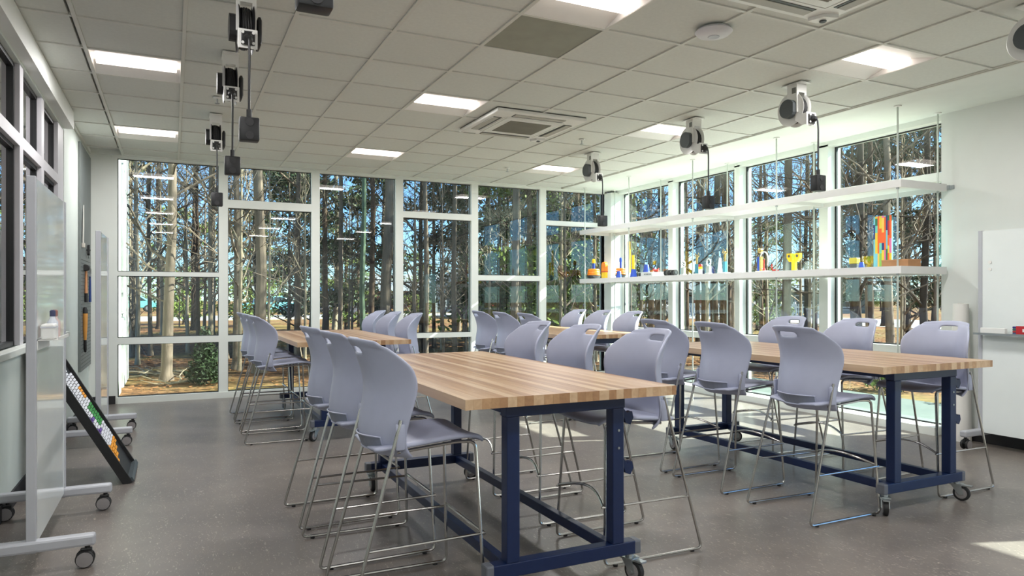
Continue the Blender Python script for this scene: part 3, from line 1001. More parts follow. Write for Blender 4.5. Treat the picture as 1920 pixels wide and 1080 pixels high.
pg = thing('pegboard', 'tall grey metal pegboard on the far end of the left wall', 'pegboard', (X_LEFT + .003, 8.72, .50))
B(0, .022, 0, 1.03, 0, 2.45).build('panel', mat('pegboard_grey', (116, 122, 120), .5, .2, vary=.04), pg)
for k in range(30):
    B(.022, .024, .02, 1.01, .04 + k * .04, .046 + k * .04).build('slot_row', mat('slot_dark', (84, 88, 86), .6), pg)
XT = X_LEFT + .045
ml = thing('rubber_mallet', 'mallet with a black head and wooden handle on the pegboard', 'mallet', (XT, 9.03, 1.62))
MB().lathe([(.03, -.055), (.036, -.05), (.036, .05), (.03, .055)], 18, 'y').build('head', M_RUBBER, ml, True)
MB().tube([(0, 0, -.02), (0, 0, -.28)], .013, 10, rads=[.012, .016]).build('handle', mat('tool_wood', (198, 140, 96), .5, vary=.12), ml, True)
MB().tube([(0, 0, -.28), (0, 0, -.38)], .0165, 10).build('grip', M_RUBBER, ml, True)
hm = thing('claw_hammer', 'hammer with steel head and blue handle on the pegboard', 'hammer', (XT, 9.45, 1.55))
MB().lathe([(.016, -.06), (.016, -.02), (.012, -.015), (.012, .02)], 14, 'y').prism([(-.004, .02), (.012, .015), (.008, .05), (-.012, .075)], -.012, .012, 'x').build('head', M_ZINC, hm)
MB().tube([(0, 0, .012), (0, 0, -.31)], .011, 10, rads=[.009, .014]).build('handle', mat('tool_blue', (36, 60, 120), .4), hm, True)
hs = thing('wood_rasp', 'long orange wooden-handled tool with a black end, low on the pegboard', 'tool', (XT, 8.93, 1.16))
MB().tube([(0, 0, -.04), (0, 0, -.20), (0, 0, -.33)], .02, 12, rads=[.026, .022, .014]).build('handle', mat('tool_orange', (214, 150, 70), .4, vary=.1), hs, True)
MB().tube([(0, 0, .03), (0, 0, 0), (0, 0, -.04)], .02, 12, rads=[.012, .024, .026]).build('cap', M_RUBBER, hs, True)
MB().tube([(0, 0, -.33), (0, .005, -.43), (0, .03, -.46)], .015, 10, rads=[.015, .016, .01]).build('grip', M_RUBBER, hs, True)
sw = thing('saw_blade', 'pale curved saw blade hung high on the pegboard', 'saw', (XT - .01, 8.80, 1.88))
MB().prism([(0, 0), (.06, .0), (.085, .20), (.06, .36), (.035, .42), (.0, .25)], 0, .006, 'x').move(Matrix.Rotation(-.1, 4, 'X')).build('blade', mat('pale_steel', (210, 208, 200), .4, .1), sw)
B(-.01, .02, .0, .06, -.05, .0, bev=.006).build('handle', mat('pale_grip', (190, 186, 176), .5), sw)
cl = thing('spring_clamp', 'small black clamp on the pegboard under the saw blade', 'clamp', (XT, 9.28, 1.83))
MB().prism([(-.02, .05), (.0, .05), (.0, -.06), (-.02, -.04)], -.012, .012, 'x').prism([(.012, .06), (.03, .04), (.03, -.02), (.012, -.06)], -.012, .012, 'x').tube([(-.02, 0, .0), (.015, .02, .0)], .008, 6).build('jaws', M_BLACK, cl)
MB().tube([(0, .01, -.05), (0, .04, -.09)], .006, 6).build('screw', M_ZINC, cl)

# rolled paper leaning in the corner by the right wall
ro = thing('paper_roll', 'tall white paper roll standing on the floor beside the right-hand windows', 'paper roll', (6.43, 3.98, 0))
MB().lathe([(.035, 0), (.085, .002), (.075, .7), (.062, 1.24), (.03, 1.242)], 24).build('roll', mat('white_paper', (236, 234, 228), .7, vary=.02), ro, True)
MB().lathe([(.025, 1.243), (.03, 1.238)], 16).build('core', mat('brown_card', (160, 130, 100), .8), ro)

# ================================================================ hanging shelves
su = thing('hanging_shelves', 'two long white shelves hung on rods across the right-hand windows', 'shelves', (5.85, 4.15, 0))
M_SHELF = mat('white_shelf', (222, 222, 220), .4, vary=.015)
for z0, z1 in ((2.285, 2.352), (1.512, 1.58)):
    sh = B(.0142, .6298, .0137, 5.4903, z1 - .02, z1 - .0005).build('shelf', M_SHELF, su)
    B(0, .014, 0, 5.50, z0, z1).build('front_lip', M_SHELF, sh)
    B(.63, .644, 0, 5.50, z0, z1).build('back_lip', M_SHELF, sh)
    B(.0145, .6295, -.0005, .0135, z0, z1).build('end_lip', M_SHELF, sh)
    B(.0145, .6295, 5.4905, 5.5005, z0, z1).build('end_lip', M_SHELF, sh)
    for k in range(1, 4):
        B(.014, .63, k * 1.375 - .01, k * 1.375 + .01, z0 + .01, z1 - .02).build('rib', M_SHELF, sh)
B(.644, .69, -.02, .01, 2.30, 2.34).box(.66, .69, -.05, -.02, 2.302, 2.338).build('wall_clip', M_ZINC, su)
for y in (4.20, 5.61, 6.97, 8.34, 9.53):
    for x in (5.875, 6.44):
        r = MB().tube([(x - 5.85, y - 4.15, 0.0 if x < 6 else .076), (x - 5.85, y - 4.15, 3.018)], .008, 8).build('rod', mat('pale_rod', (200, 208, 200), .35, .3), su, True)
        MB().lathe([(.032, 3.019), (.032, 3.013), (.012, 3.008)], 14, 'z', (x - 5.85, y - 4.15, 0)).build('ceiling_flange', M_WHITE, r)
        for zz in (2.285, 1.512):
            MB().lathe([(.014, zz - .012), (.014, zz)], 10, 'z', (x - 5.85, y - 4.15, 0)).build('nut', M_ZINC, r)

# ---- things on the lower shelf
SZ = 1.581
C_ORANGE = mat('toy_orange', (244, 140, 30), .4)
C_YEL = mat('toy_yellow', (246, 204, 30), .4)
C_BLUE = mat('toy_blue', (42, 76, 176), .4)
C_RED = mat('toy_red', (200, 60, 44), .45)
C_GOLD = mat('trophy_gold', (214, 190, 120), .25, .8)
C_TEAL = mat('trophy_teal', (70, 140, 160), .35)
C_CLEAR = mat('pale_acrylic', (222, 230, 226), .15, vary=.03, spec=.7)
C_GREY = mat('pale_grey_plastic', (202, 206, 204), .4)
def hose_top(label, y, x, s=1.0, knob=C_YEL):
    t = thing('toy_boat', label, 'toy', (x, y, SZ))
    MB().lathe([(.05 * s, 0), (.085 * s, .012), (.115 * s, .05), (.118 * s, .055), (.10 * s, .055)], 24).build('bowl', mat('bowl_black', (48, 52, 58), .4), t, True)
    for k in range(3):
        rr_ = (.088 - .006 * k) * s
        MB().tube([(rr_ * math.cos(a), rr_ * math.sin(a), .07 + .035 * k) for a in [2 * math.pi * q / 20 for q in range(21)]], .02 * s, 8).build('ring', C_ORANGE, t, True)
    MB().tube([(0, 0, .06), (0, 0, .25)], .022 * s, 12).build('mast', C_BLUE, t, True)
    MB().lathe([(.026 * s, .25), (.028 * s, .275), (.026 * s, .31), (.012 * s, .318)], 14).build('knob', knob, t, True)
hose_top('orange-ringed toy with a blue mast and yellow knob at the shelf\'s far end', 9.55, 6.05)
hose_top('second orange-ringed toy, half hidden behind the orange float', 9.02, 6.2, .75, C_BLUE)
fl_ = thing('float_paddle', 'upright orange and yellow rounded float with a red band', 'float', (6.0, 9.16, SZ))
MB().prism([(-.055, 0), (.055, 0), (.055, .095), (-.055, .095)], -.02, .02, 'x').build('lower_block', C_YEL, fl_)
pts = [(-.058, .11)] + [(-.058 * math.cos(a), .20 + .055 * math.sin(a)) for a in [math.pi * q / 10 for q in range(11)]] + [(.058, .11)]
MB().prism(pts, -.022, .022, 'x').build('upper_block', C_ORANGE, fl_)
B(-.024, .024, -.059, .059, .095, .11).build('band', C_RED, fl_)
def cup(label, y, x, z=SZ, s=1.0):
    t = thing('stacking_cup', label, 'cup', (x, y, z))
    MB().lathe([(.048 * s, 0), (.05 * s, .004), (.047 * s, .02), (.034 * s, .112 * s), (.031 * s, .118 * s)], 20).build('cup_body', C_BLUE, t, True)
    MB().lathe([(.05 * s, .002), (.052 * s, .008), (.049 * s, .014)], 20).build('cup_rim', C_BLUE, t, True)
cup('blue upturned cup right beside the orange float', 8.80, 6.02, s=.85)
cup('blue upturned cup alone between the yellow rods and the white box', 8.43, 6.02)
def rod(label, y, x, h):
    t = thing('foam_rod', label, 'rod', (x, y, SZ))
    MB().tube([(0, 0, .065), (-.005, .005, h)], .02, 12).build('rod_body', C_YEL, t, True)
    MB().lathe([(.026, 0), (.026, .07), (.021, .072)], 14).build('base_sleeve', C_GREY, t, True)
rod('taller of two upright yellow rods on the shelf', 8.67, 6.12, .54)
rod('shorter of two upright yellow rods on the shelf', 8.57, 6.12, .33)
bx = thing('control_box', 'low white equipment box carrying a blue cup on the shelf', 'box', (6.05, 8.06, SZ))
B(-.10, .10, -.17, .17, 0, .062, bev=.004).build('case', C_GREY, bx)
B(-.102, -.099, .10, .16, .008, .054).build('black_socket', M_BLACK, bx)
for k in range(5):
    B(-.102, -.099, -.14 + .035 * k, -.12 + .035 * k, .024, .04).build('button', M_DGREY, bx)
cup('blue upturned cup on top of the low white equipment box', 8.16, 6.05, SZ + .062, .95)
cb = thing('clay_crab', 'small red clay figure on the equipment box end', 'figurine', (6.05, 7.93, SZ + .062))
MB().lathe([(.02, 0), (.042, .012), (.036, .03), (.015, .038)], 12).tube([(0, -.04, .015), (-.02, -.055, .03), (0, -.05, .05)], .008, 6).tube([(0, .04, .015), (-.02, .055, .03), (0, .05, .05)], .008, 6).build('body', C_RED, cb, True)
for k, y in enumerate((7.70, 7.62, 7.545)):
    t = thing('black_wheel', ['first', 'second', 'third'][k] + ' from the far end of three black rubber wheels in a row on the shelf', 'wheel', (6.05, y, SZ), 0, 'black wheels on the shelf')
    MB().lathe([(.02, -.03), (.04, -.028), (.042, 0), (.04, .028), (.02, .03)], 18, 'y', (0, 0, .042)).build('tyre', M_RUBBER, t, True)
    MB().lathe([(.018, -.032), (.018, .032)], 12, 'y', (0, 0, .042)).build('hub', M_DGREY, t)
def trophy(label, y, kind, x=6.08, h=.21):
    t = thing('trophy', label, 'trophy', (x, y, SZ), 0, 'trophies on the lower shelf')
    if kind == 'disc':
        B(-.03, .03, -.035, .035, 0, .02, bev=.003).build('base', C_GREY, t)
        B(-.02, .02, -.03, .03, .02, h * .5).build('column', mat('silver_column', (178, 180, 172), .3, .5), t)
        ring = [(0, .036 * math.cos(a), h * .5 + .045 + .045 * math.sin(a)) for a in [2 * math.pi * q / 16 for q in range(17)]]
        MB().tube(ring, .008, 6).build('ring', C_CLEAR, t, True)
        MB().tube([(0, -.015, h * .5 + .02), (0, .012, h * .5 + .04), (0, -.01, h * .5 + .055), (0, .015, h * .5 + .075)], .006, 6).build('emblem', M_BLACK, t)
        B(-.018, .018, .032, .045, .0, h * .45).build('side_strip', C_TEAL, t)
    elif kind == 'figure':
        B(-.04, .04, -.05, .05, 0, .018, bev=.003).build('base', M_WHITE, t)
        B(-.018, .018, -.02, .02, .018, h * .48).build('column', C_TEAL, t)
        f = MB().tube([(0, 0, h * .48), (0, .004, h * .62), (0, 0, h * .8)], .012, 8, rads=[.01, .014, .016])
        f.lathe([(.006, 0), (.013, .008), (.013, .018), (.006, .026)], 10, 'z', (0, 0, h * .82))
        f.tube([(0, .012, h * .78), (0, .04, h * .84), (0, .03, h * .98)], .006, 6).tube([(0, -.012, h * .78), (0, -.04, h * .84), (0, -.03, h * .98)], .006, 6)
        f.build('figure', C_GOLD, t, True)
    elif kind == 'arch':
        B(-.04, .04, -.08, .08, 0, .016, bev=.003).build('base', M_WHITE, t)
        B(-.018, .018, .035, .065, .016, h * .62).build('blue_column', C_BLUE, t)
        B(-.018, .018, .012, .033, .016, h * .62).build('gold_column', C_GOLD, t)
        ring = [(0, -.02 + .062 * math.cos(a), .02 + h * .38 + h * .36 * math.sin(a)) for a in [R(-60 + 300 * q / 16) - R(90) + R(60) for q in range(17)]]
        MB().tube(ring, .007, 6).build('wreath', C_CLEAR, t, True)
        MB().lathe([(.012, 0), (.03, .006), (.03, .04), (.012, .05)], 12, 'x', (-.02, .04, h * .86)).build('medal', C_GOLD, t, True)
        MB().tube([(0, -.02, .018), (0, -.02, h * .5)], .006, 6).lathe([(.02, .016), (.012, .05)], 10, 'z', (0, -.02, 0)).build('stem', C_RED, t)
    else:
        B(-.03, .03, -.07, .07, 0, .012).build('base', C_CLEAR, t)
        pts = [(-.06, .012), (-.065, .10), (-.03, .19), (.0, .15), (.03, .175), (.065, .08), (.055, .012)]
        MB().prism(pts, -.008, .008, 'x').build('shard', C_CLEAR, t)
trophy('small silver trophy with a ring emblem just past the black wheels', 7.40, 'disc', h=.21)
trophy('gold figure trophy on a teal column beside a red-topped marker tin', 7.13, 'figure', h=.29)
yl = thing('marker_tin', 'small tin with red, yellow and white bands between two trophies', 'tin', (6.05, 7.03, SZ))
MB().lathe([(.024, 0), (.025, .003), (.025, .07)], 16).build('white_part', M_WHITE, yl, True)
MB().lathe([(.0252, .07), (.0252, .10)], 16).build('yellow_part', C_YEL, yl, True)
MB().lathe([(.0254, .10), (.0254, .125), (.018, .135)], 16).build('red_cap', C_RED, yl, True)
trophy('small silver ring trophy between the two gold figure trophies', 6.91, 'disc', h=.21)
trophy('taller gold figure trophy with a white slanted plaque', 6.62, 'figure', h=.31)
pq = thing('award_plaque', 'white slanted award plaque next to the taller gold figure', 'plaque', (6.08, 6.72, SZ))
MB().prism([(-.05, 0), (.03, 0), (.0, .20), (-.025, .20)], -.008, .008, 'x').build('face', C_CLEAR, pq)
B(-.03, .03, -.055, .04, 0, .006).build('foot', C_CLEAR, pq)
trophy('clear jagged acrylic award on the shelf in front of a white post', 6.38, 'shard')
trophy('tall arched trophy with a blue column and round medal on top', 6.01, 'arch', h=.29)
rb = thing('clay_lizard', 'small flat reddish clay figure right of the arched trophy', 'figurine', (6.05, 5.80, SZ))
MB().tube([(0, -.05, .012), (0, -.01, .016), (.01, .04, .012)], .012, 8, rads=[.006, .014, .01]).tube([(0, .03, .015), (0, .045, .06), (0, .04, .085)], .008, 6).build('body', C_RED, rb, True)
yt = thing('yellow_claw_toy', 'bright yellow two-armed claw toy standing on the shelf', 'toy', (6.05, 5.53, SZ))
B(-.02, .02, -.022, .022, 0, .125, bev=.004).build('post', C_YEL, yt)
for s in (-1, 1):
    MB().prism([(s * .02, .10), (s * .055, .10), (s * .088, .14), (s * .088, .19), (s * .03, .19), (s * .03, .13)], -.018, .018, 'x').build('claw', C_YEL, yt)
    MB().lathe([(.014, -.022), (.014, -.018)], 12, 'x', (0, s * .055, .16)).build('bolt', M_DGREY, yt)
B(-.019, .019, -.02, .02, .125, .185).build('spine', mat('lime', (200, 214, 60), .4), yt)
bt = thing('yellow_bulldozer_toy', 'small yellow and black construction toy near the colourful panel', 'toy', (6.3, 4.98, SZ))
B(-.03, .03, -.045, .045, .06, .12, bev=.006).build('cab', mat('olive_yellow', (176, 162, 50), .5), bt)
B(-.025, .025, -.04, .04, .0, .06, bev=.006).build('base', M_DGREY, bt)
cup('small blue cup beside the construction toy', 4.86, 6.25, s=.6)
# painted panel: plain stand-in of coloured brush strips
pn = thing('painted_panel', 'tall narrow panel of multicoloured painted strips leaning upright on the shelf', 'painting', (6.16, 4.56, SZ))
B(0, .02, -.095, .095, 0, .50).build('canvas', mat('canvas_teal', (96, 170, 168), .6), pn)
pal = [(40, 120, 80), (46, 56, 120), (120, 196, 210), (190, 44, 56), (232, 204, 60), (226, 120, 170), (240, 104, 40), (140, 200, 90), (30, 44, 70), (110, 210, 190), (240, 200, 90)]
rp_ = random.Random(9)
yy = -.095
col = 0
while yy < .092:
    wdt = rp_.choice((.018, .022, .026))
    wdt = min(wdt, .095 - yy)
    zz = 0.0
    while zz < .495:
        hh = rp_.choice((.07, .10, .14, .18))
        hh = min(hh, .50 - zz)
        c_ = rp_.choice(pal)
        if abs(yy + wdt / 2) < .045 and .10 < zz < .32 and rp_.random() < .7:
            c_ = (240, 104, 40)
        B(-.003 - rp_.uniform(0, .001), 0, yy, yy + wdt, zz, zz + hh).build('paint_stroke', mat('paint_%d_%d_%d' % c_, c_, .5), pn)
        zz += hh
    yy += wdt
bo = thing('cardboard_box', 'long flat brown cardboard box on the shelf beside the painted panel', 'box', (6.1, 4.33, SZ))
B(-.09, .09, -.135, .13, 0, .062).build('carton', mat('cardboard', (176, 130, 90), .8, vary=.1), bo)
B(-.0925, .0925, -.137, .132, .055, .066).build('lid', mat('cardboard_lid', (190, 142, 100), .8, vary=.08), bo)

# ================================================================ outdoors
def litter_material():
    m = bpy.data.materials.new('leaf_litter_ground')
    m.use_nodes = True
    n, l = m.node_tree.nodes, m.node_tree.links
    b = n['Principled BSDF']
    b.inputs['Roughness'].default_value = 0.95
    b.inputs['Specular IOR Level'].default_value = 0.1
    tc = n.new('ShaderNodeTexCoord')
    n1 = n.new('ShaderNodeTexNoise'); n1.inputs['Scale'].default_value = 0.25; n1.inputs['Detail'].default_value = 6
    n2 = n.new('ShaderNodeTexNoise'); n2.inputs['Scale'].default_value = 9; n2.inputs['Detail'].default_value = 6; n2.inputs['Roughness'].default_value = .75
    l.new(tc.outputs['Object'], n1.inputs['Vector']); l.new(tc.outputs['Object'], n2.inputs['Vector'])
    r1 = n.new('ShaderNodeValToRGB')
    e = r1.color_ramp.elements
    e[0].position = .35; e[0].color = rgb(48, 36, 27)
    e[1].position = .68; e[1].color = rgb(162, 120, 84)
    q = e.new(.5); q.color = rgb(110, 78, 52)
    l.new(n2.outputs['Fac'], r1.inputs['Fac'])
    r2 = n.new('ShaderNodeValToRGB')
    r2.color_ramp.elements[0].position = .45; r2.color_ramp.elements[0].color = (0, 0, 0, 1)
    r2.color_ramp.elements[1].position = .6; r2.color_ramp.elements[1].color = (.6, .6, .6, 1)
    l.new(n1.outputs['Fac'], r2.inputs['Fac'])
    mx = n.new('ShaderNodeMix'); mx.data_type = 'RGBA'
    l.new(r2.outputs['Color'], mx.inputs[0]); l.new(r1.outputs['Color'], mx.inputs[6])
    mx.inputs[7].default_value = rgb(122, 112, 66)
    l.new(mx.outputs[2], b.inputs['Base Color'])
    return m
M_LITTER = litter_material()
g = struct('ground', B(-160, 200, -120, 220, GROUND - .4, GROUND), M_LITTER)
M_ROAD = mat('asphalt', (138, 136, 132), .9, vary=.08, scale=3)
# road bands on either side of the building: a street behind and a drive on the right
road = MB()
road.box(-60, 30, 46, 56, GROUND, GROUND + .02)
struct('road_behind', road, M_ROAD)
struct('road_right', B(30, 40, -60, 56, GROUND, GROUND + .02), M_ROAD)
struct('kerb', B(-60, 30, 45.7, 46, GROUND, GROUND + .12), mat('concrete', (206, 202, 192), .8))
struct('pavement_right', B(6.75, 9.0, -6, 10.5, GROUND, GROUND + .06), mat('pale_concrete', (88, 100, 94), .85, vary=.08))

def trunk_bark(name, col, rnd=.12):
    return mat(name, col, .9, vary=.28, scale=5, stretch=(3, 3, .5), bump=.5, bscale=14, spec=.1, rnd=rnd)
M_BARK = [trunk_bark('bark_grey', (112, 99, 86)), trunk_bark('bark_brown', (88, 72, 60)), trunk_bark('bark_dark', (64, 55, 48)), trunk_bark('bark_pale', (152, 138, 116)), trunk_bark('bark_reflection_green', (88, 104, 84))]  # the last bark carries a green window reflection in its colour
M_LEAF = [mat('leaf_dark', (46, 62, 34), .6, vary=.35, scale=6, spec=.3), mat('leaf_pine', (72, 86, 46), .7, vary=.3, scale=5, spec=.2), mat('leaf_light', (104, 122, 50), .6, vary=.3, scale=5, spec=.3)]

def gen_tree(seed, H, r0, first_branch, n_br, br_len, up, sub=4, twigs=3, wob=.12):
    """trunk and branch meshes of a bare tree"""
    rnd = random.Random(seed)
    k = 10
    pts, rads = [], []
    x = y = 0.0
    for i in range(k):
        t = i / (k - 1)
        pts.append(Vector((x, y, H * t)))
        flare = 1.45 if i == 0 else 1.0
        rads.append(max(r0 * flare * (1 - .8 * t), .012))
        x += rnd.uniform(-wob, wob) * H / 24; y += rnd.uniform(-wob, wob) * H / 24
    pts.insert(1, pts[0].lerp(pts[1], .12)); rads.insert(1, r0 * 1.03)
    tr = MB().tube(pts, r0, 9, rads=rads)
    br = MB()
    def at(t):
        f = t * (k - 1)
        i = min(int(f), k - 2)
        a = Vector(pts[i + 1] if i else pts[0]); b = Vector(pts[i + 2])
        return a.lerp(b, f - i), r0 * (1 - .8 * t)
    def limb(p, d, L, r, n, depth):
        q = [p.copy()]
        dd = d.copy()
        for i in range(n):
            dd = (dd + Vector((rnd.uniform(-.35, .35), rnd.uniform(-.35, .35), rnd.uniform(-.2, .32)))).normalized()
            q.append(q[-1] + dd * (L / n))
        rr_ = [max(r * (1 - .8 * i / n), .0035) for i in range(n + 1)]
        br.tube(q, r, 5 if depth == 0 else 3, caps=False, rads=rr_)
        if depth < 2:
            for s in range(sub if depth == 0 else twigs):
                f = rnd.uniform(.25, 1.0) * n
                i = min(int(f), n - 1)
                pp = q[i].lerp(q[i + 1], f - i)
                side = Vector((rnd.uniform(-1, 1), rnd.uniform(-1, 1), rnd.uniform(-.3, .8)))
                nd = (dd * .6 + side.normalized()).normalized()
                limb(pp, nd, L * rnd.uniform(.35, .6), r * .5, 4 if depth == 0 else 3, depth + 1)
    for b in range(n_br):
        t = first_branch + (1 - first_branch) * (b + rnd.random()) / n_br
        p, r = at(min(t, .97))
        a = rnd.uniform(0, 2 * math.pi)
        e = up + rnd.uniform(-.3, .35)
        d = Vector((math.cos(a) * math.cos(e), math.sin(a) * math.cos(e), math.sin(e)))
        limb(p, d, br_len * rnd.uniform(.6, 1.2) * (1.15 - .7 * t), max(r * rnd.uniform(.22, .42), .010), 6, 0)
    return tr, br
def gen_leaves(seed, blobs, n, size):
    """leaf quads scattered through ellipsoids (cx, cy, cz, rx, ry, rz)"""
    rg = np.random.default_rng(seed)
    V, F = [], []
    wts = np.array([b[3] * b[4] * b[5] for b in blobs]); wts = wts / wts.sum()
    idx = rg.choice(len(blobs), size=n, p=wts)
    for q in range(n):
        b = blobs[idx[q]]
        d = rg.normal(size=3); d /= np.linalg.norm(d)
        rad = rg.random() ** .45
        c = np.array(b[:3]) + d * rad * np.array(b[3:6])
        a = rg.normal(size=3); a /= np.linalg.norm(a)
        e = np.cross(a, rg.normal(size=3)); e /= np.linalg.norm(e)
        s = size * rg.uniform(.6, 1.3)
        o = len(V)
        V += [tuple(c - a * s), tuple(c + e * s * .4), tuple(c + a * s), tuple(c - e * s * .4)]
        F.append((o, o + 1, o + 2, o + 3))
    m = MB()
    m.v, m.f = V, F
    return m

TREE_KINDS = {}
def tree_kind(key, seed, H, first_branch, n_br, br_len, up, bark, sub=4, twigs=3, leaves=None, leaf_mat=None):
    tr, br = gen_tree(seed, H, .10, first_branch, n_br, br_len, up, sub, twigs)
    d = {'trunk': tr.mesh('trunk', bark, True), 'branches': br.mesh('branches', bark)}
    if leaves:
        blobs, n, size = leaves
        me = bpy.data.meshes.new('foliage')
        lm = gen_leaves(seed, blobs, n, size)
        me.from_pydata(lm.v, [], lm.f)
        me.materials.append(leaf_mat)
        d['foliage'] = me
    TREE_KINDS[key] = d
for k in range(4):
    tree_kind('bare%d' % k, 20 + k, 13, .10, 26, 3.4, .45, M_BARK[(0, 1, 2, 3)[k]], 5, 4)
for k in range(2):
    tree_kind('tall%d' % k, 40 + k, 17, .30, 20, 3.2, .35, M_BARK[(1, 0)[k]], 4, 3)
rt = random.Random(4)
def pine_blobs(seed, z0, z1, n, spread):
    r_ = random.Random(seed)
    return [(r_.uniform(-spread, spread), r_.uniform(-spread, spread), r_.uniform(z0, z1), r_.uniform(.5, 1.1), r_.uniform(.5, 1.1), r_.uniform(.25, .5)) for _ in range(n)]
tree_kind('pine0', 60, 17, .35, 22, 2.8, .15, M_BARK[1], 3, 2, (pine_blobs(1, 6.5, 16.5, 34, 2.0), 5200, .13), M_LEAF[1])
tree_kind('pine1', 61, 16, .28, 22, 2.6, .15, M_BARK[2], 3, 2, (pine_blobs(2, 5, 15.5, 34, 1.9), 5200, .13), M_LEAF[1])
tree_kind('ever0', 62, 8, .08, 16, 1.8, .4, M_BARK[2], 3, 2, (pine_blobs(3, 1.2, 7.5, 26, 1.3), 5200, .10), M_LEAF[0])
tree_kind('ever1', 63, 6, .08, 14, 1.5, .4, M_BARK[1], 3, 2, (pine_blobs(4, .6, 5.6, 22, 1.1), 4600, .09), M_LEAF[2])
tree_kind('sapling0', 70, 6, .18, 16, 1.3, .7, M_BARK[3], 4, 3)
tree_kind('sapling1', 71, 5, .15, 14, 1.2, .6, M_BARK[0], 4, 3)
tree_kind('reflection_green', 72, 16, .30, 14, 2.6, .4, M_BARK[4], 4, 3)
def plant(kind, loc, dia, hs_, rot, label, cat='tree', group=None, name='tree'):
    """dia: trunk diameter in metres; hs_: scale of the height"""
    t = thing(name, label, cat, loc, rot, group)
    sx = hs_
    d = TREE_KINDS[kind]
    for key in ('trunk', 'branches', 'foliage'):
        if key in d:
            o = link(key, d[key], t)
            s = dia / .20 if key == 'trunk' else hs_
            o.scale = (s, s, hs_) if key == 'trunk' else (hs_, hs_, hs_)
            if key == 'foliage':
                o['kind'] = 'stuff'
    return t
# the trunks that can be told apart in the photograph: column in the picture, width in the picture, distance
WIN = [(220, 415, 'leftmost back window'), (425, 588, 'second back window'), (598, 745, 'third back window'), (755, 886, 'fourth back window'), (897, 1014, 'fifth back window'), (1026, 1136, 'rightmost back window'),
       (1168, 1256, 'farthest right-hand window'), (1272, 1380, 'second-farthest right-hand window'), (1398, 1538, 'third-farthest right-hand window'), (1565, 1768, 'nearest right-hand window')]
MAIN = [(258, 8, 15, 'bare3'), (283, 8, 17, 'bare0'), (312, 20, 12.2, 'bare0'), (352, 7, 18, 'sapling0'), (372, 8, 20, 'bare1'), (398, 9, 17, 'bare3'),
        (442, 14, 14, 'bare0'), (486, 21, 13.4, 'tall1'), (503, 6, 15, 'sapling0'), (541, 7, 19, 'sapling1'), (558, 12, 17, 'bare0'), (572, 6, 16, 'sapling0'),
        (613, 11, 18, 'tall0'), (637, 9, 17, 'tall1'), (660, 5, 20, 'sapling1'), (682, 11, 14.5, 'reflection_green'), (695, 11, 17, 'tall0'), (722, 22, 15, 'tall1'), (738, 6, 18, 'bare2'),
        (789, 9, 18, 'bare2'), (798, 10, 16, 'tall1'), (814, 7, 20, 'bare1'), (827, 4, 19, 'sapling0'), (853, 10, 15.5, 'tall1'), (873, 5, 18, 'sapling1'),
        (917, 6, 18, 'sapling0'), (935, 9, 19, 'pine1'), (963, 15, 15, 'tall1'), (976, 6, 18, 'sapling0'), (992, 8, 20, 'bare2'),
        (1050, 7, 15, 'sapling0'), (1061, 6, 14, 'sapling1'), (1078, 10, 19, 'pine0'), (1115, 9, 16, 'bare2'), (1128, 11, 18, 'tall0'),
        (1180, 8, 17, 'bare1'), (1202, 5, 20, 'sapling1'), (1222, 11, 16, 'tall0'), (1240, 16, 14, 'bare2'),
        (1289, 9, 17, 'bare1'), (1319, 10, 16, 'tall0'), (1343, 16, 15, 'bare2'), (1362, 13, 14.5, 'tall0'), (1373, 7, 18, 'sapling0'),
        (1406, 13, 14, 'tall0'), (1437, 5, 20, 'sapling1'), (1471, 17, 14, 'tall0'), (1501, 6, 18, 'sapling0'), (1528, 10, 16, 'bare1'),
        (1577, 9, 14, 'bare1'), (1612, 17, 14, 'bare2'), (1635, 11, 16, 'tall0'), (1672, 16, 13, 'bare0'), (1690, 6, 15, 'sapling0'), (1736, 15, 14, 'bare2'), (1755, 6, 18, 'sapling1')]
NTH = ['first', 'second', 'third', 'fourth', 'fifth', 'sixth', 'seventh', 'eighth', 'ninth']
rt = random.Random(21)
for (a, b, wname) in WIN:
    row = sorted(m for m in MAIN if a <= m[0] < b)
    for k, (px_, wpx, dep, kind) in enumerate(row):
        dia = wpx * dep / FOCAL
        thick = 'thick' if wpx >= 14 else ('slender' if wpx <= 7 else 'mid-sized')
        plant(kind, ground_at(px_, dep), dia, rt.uniform(.85, 1.05), rt.uniform(0, 6.28),
              '%s near tree trunk, %s from the left through the %s' % (thick, NTH[k], wname), 'tree', 'nearer trees outside the windows')
# woods farther back: nobody tells these apart
FAR = [('bare', 'bare grey tree deep in the woods behind the nearer trunks'), ('pine', 'tall pine with high needles deep in the woods'), ('ever', 'dark leafy evergreen among the bare trunks of the woods'), ('sapling', 'thin pale sapling standing between the woodland trunks')]
rt = random.Random(33)
def far_tree(px_, dep, kind, hs_):
    fam = [f for f in FAR if kind.startswith(f[0])][0]
    plant(kind, ground_at(px_, dep), rt.uniform(.12, .26) if fam[0] != 'sapling' else rt.uniform(.06, .12), hs_, rt.uniform(0, 6.28), fam[1], 'tree', {'bare': 'bare trees in the far woods', 'pine': 'pines in the far woods', 'ever': 'evergreens in the woods', 'sapling': 'saplings in the woods'}[fam[0]])
for k in range(17):
    px_ = 215 + (k + rt.random()) * 930 / 17
    far_tree(px_, rt.uniform(21, 40), rt.choice(('bare0', 'bare1', 'bare2', 'bare3', 'bare0', 'bare1', 'pine0')), rt.uniform(.8, 1.15))
for k in range(9):
    px_ = 225 + (k + rt.random()) * 200 / 9
    far_tree(px_, rt.uniform(16, 34), rt.choice(('bare0', 'bare3', 'sapling0', 'sapling1', 'bare1')), rt.uniform(.8, 1.1))
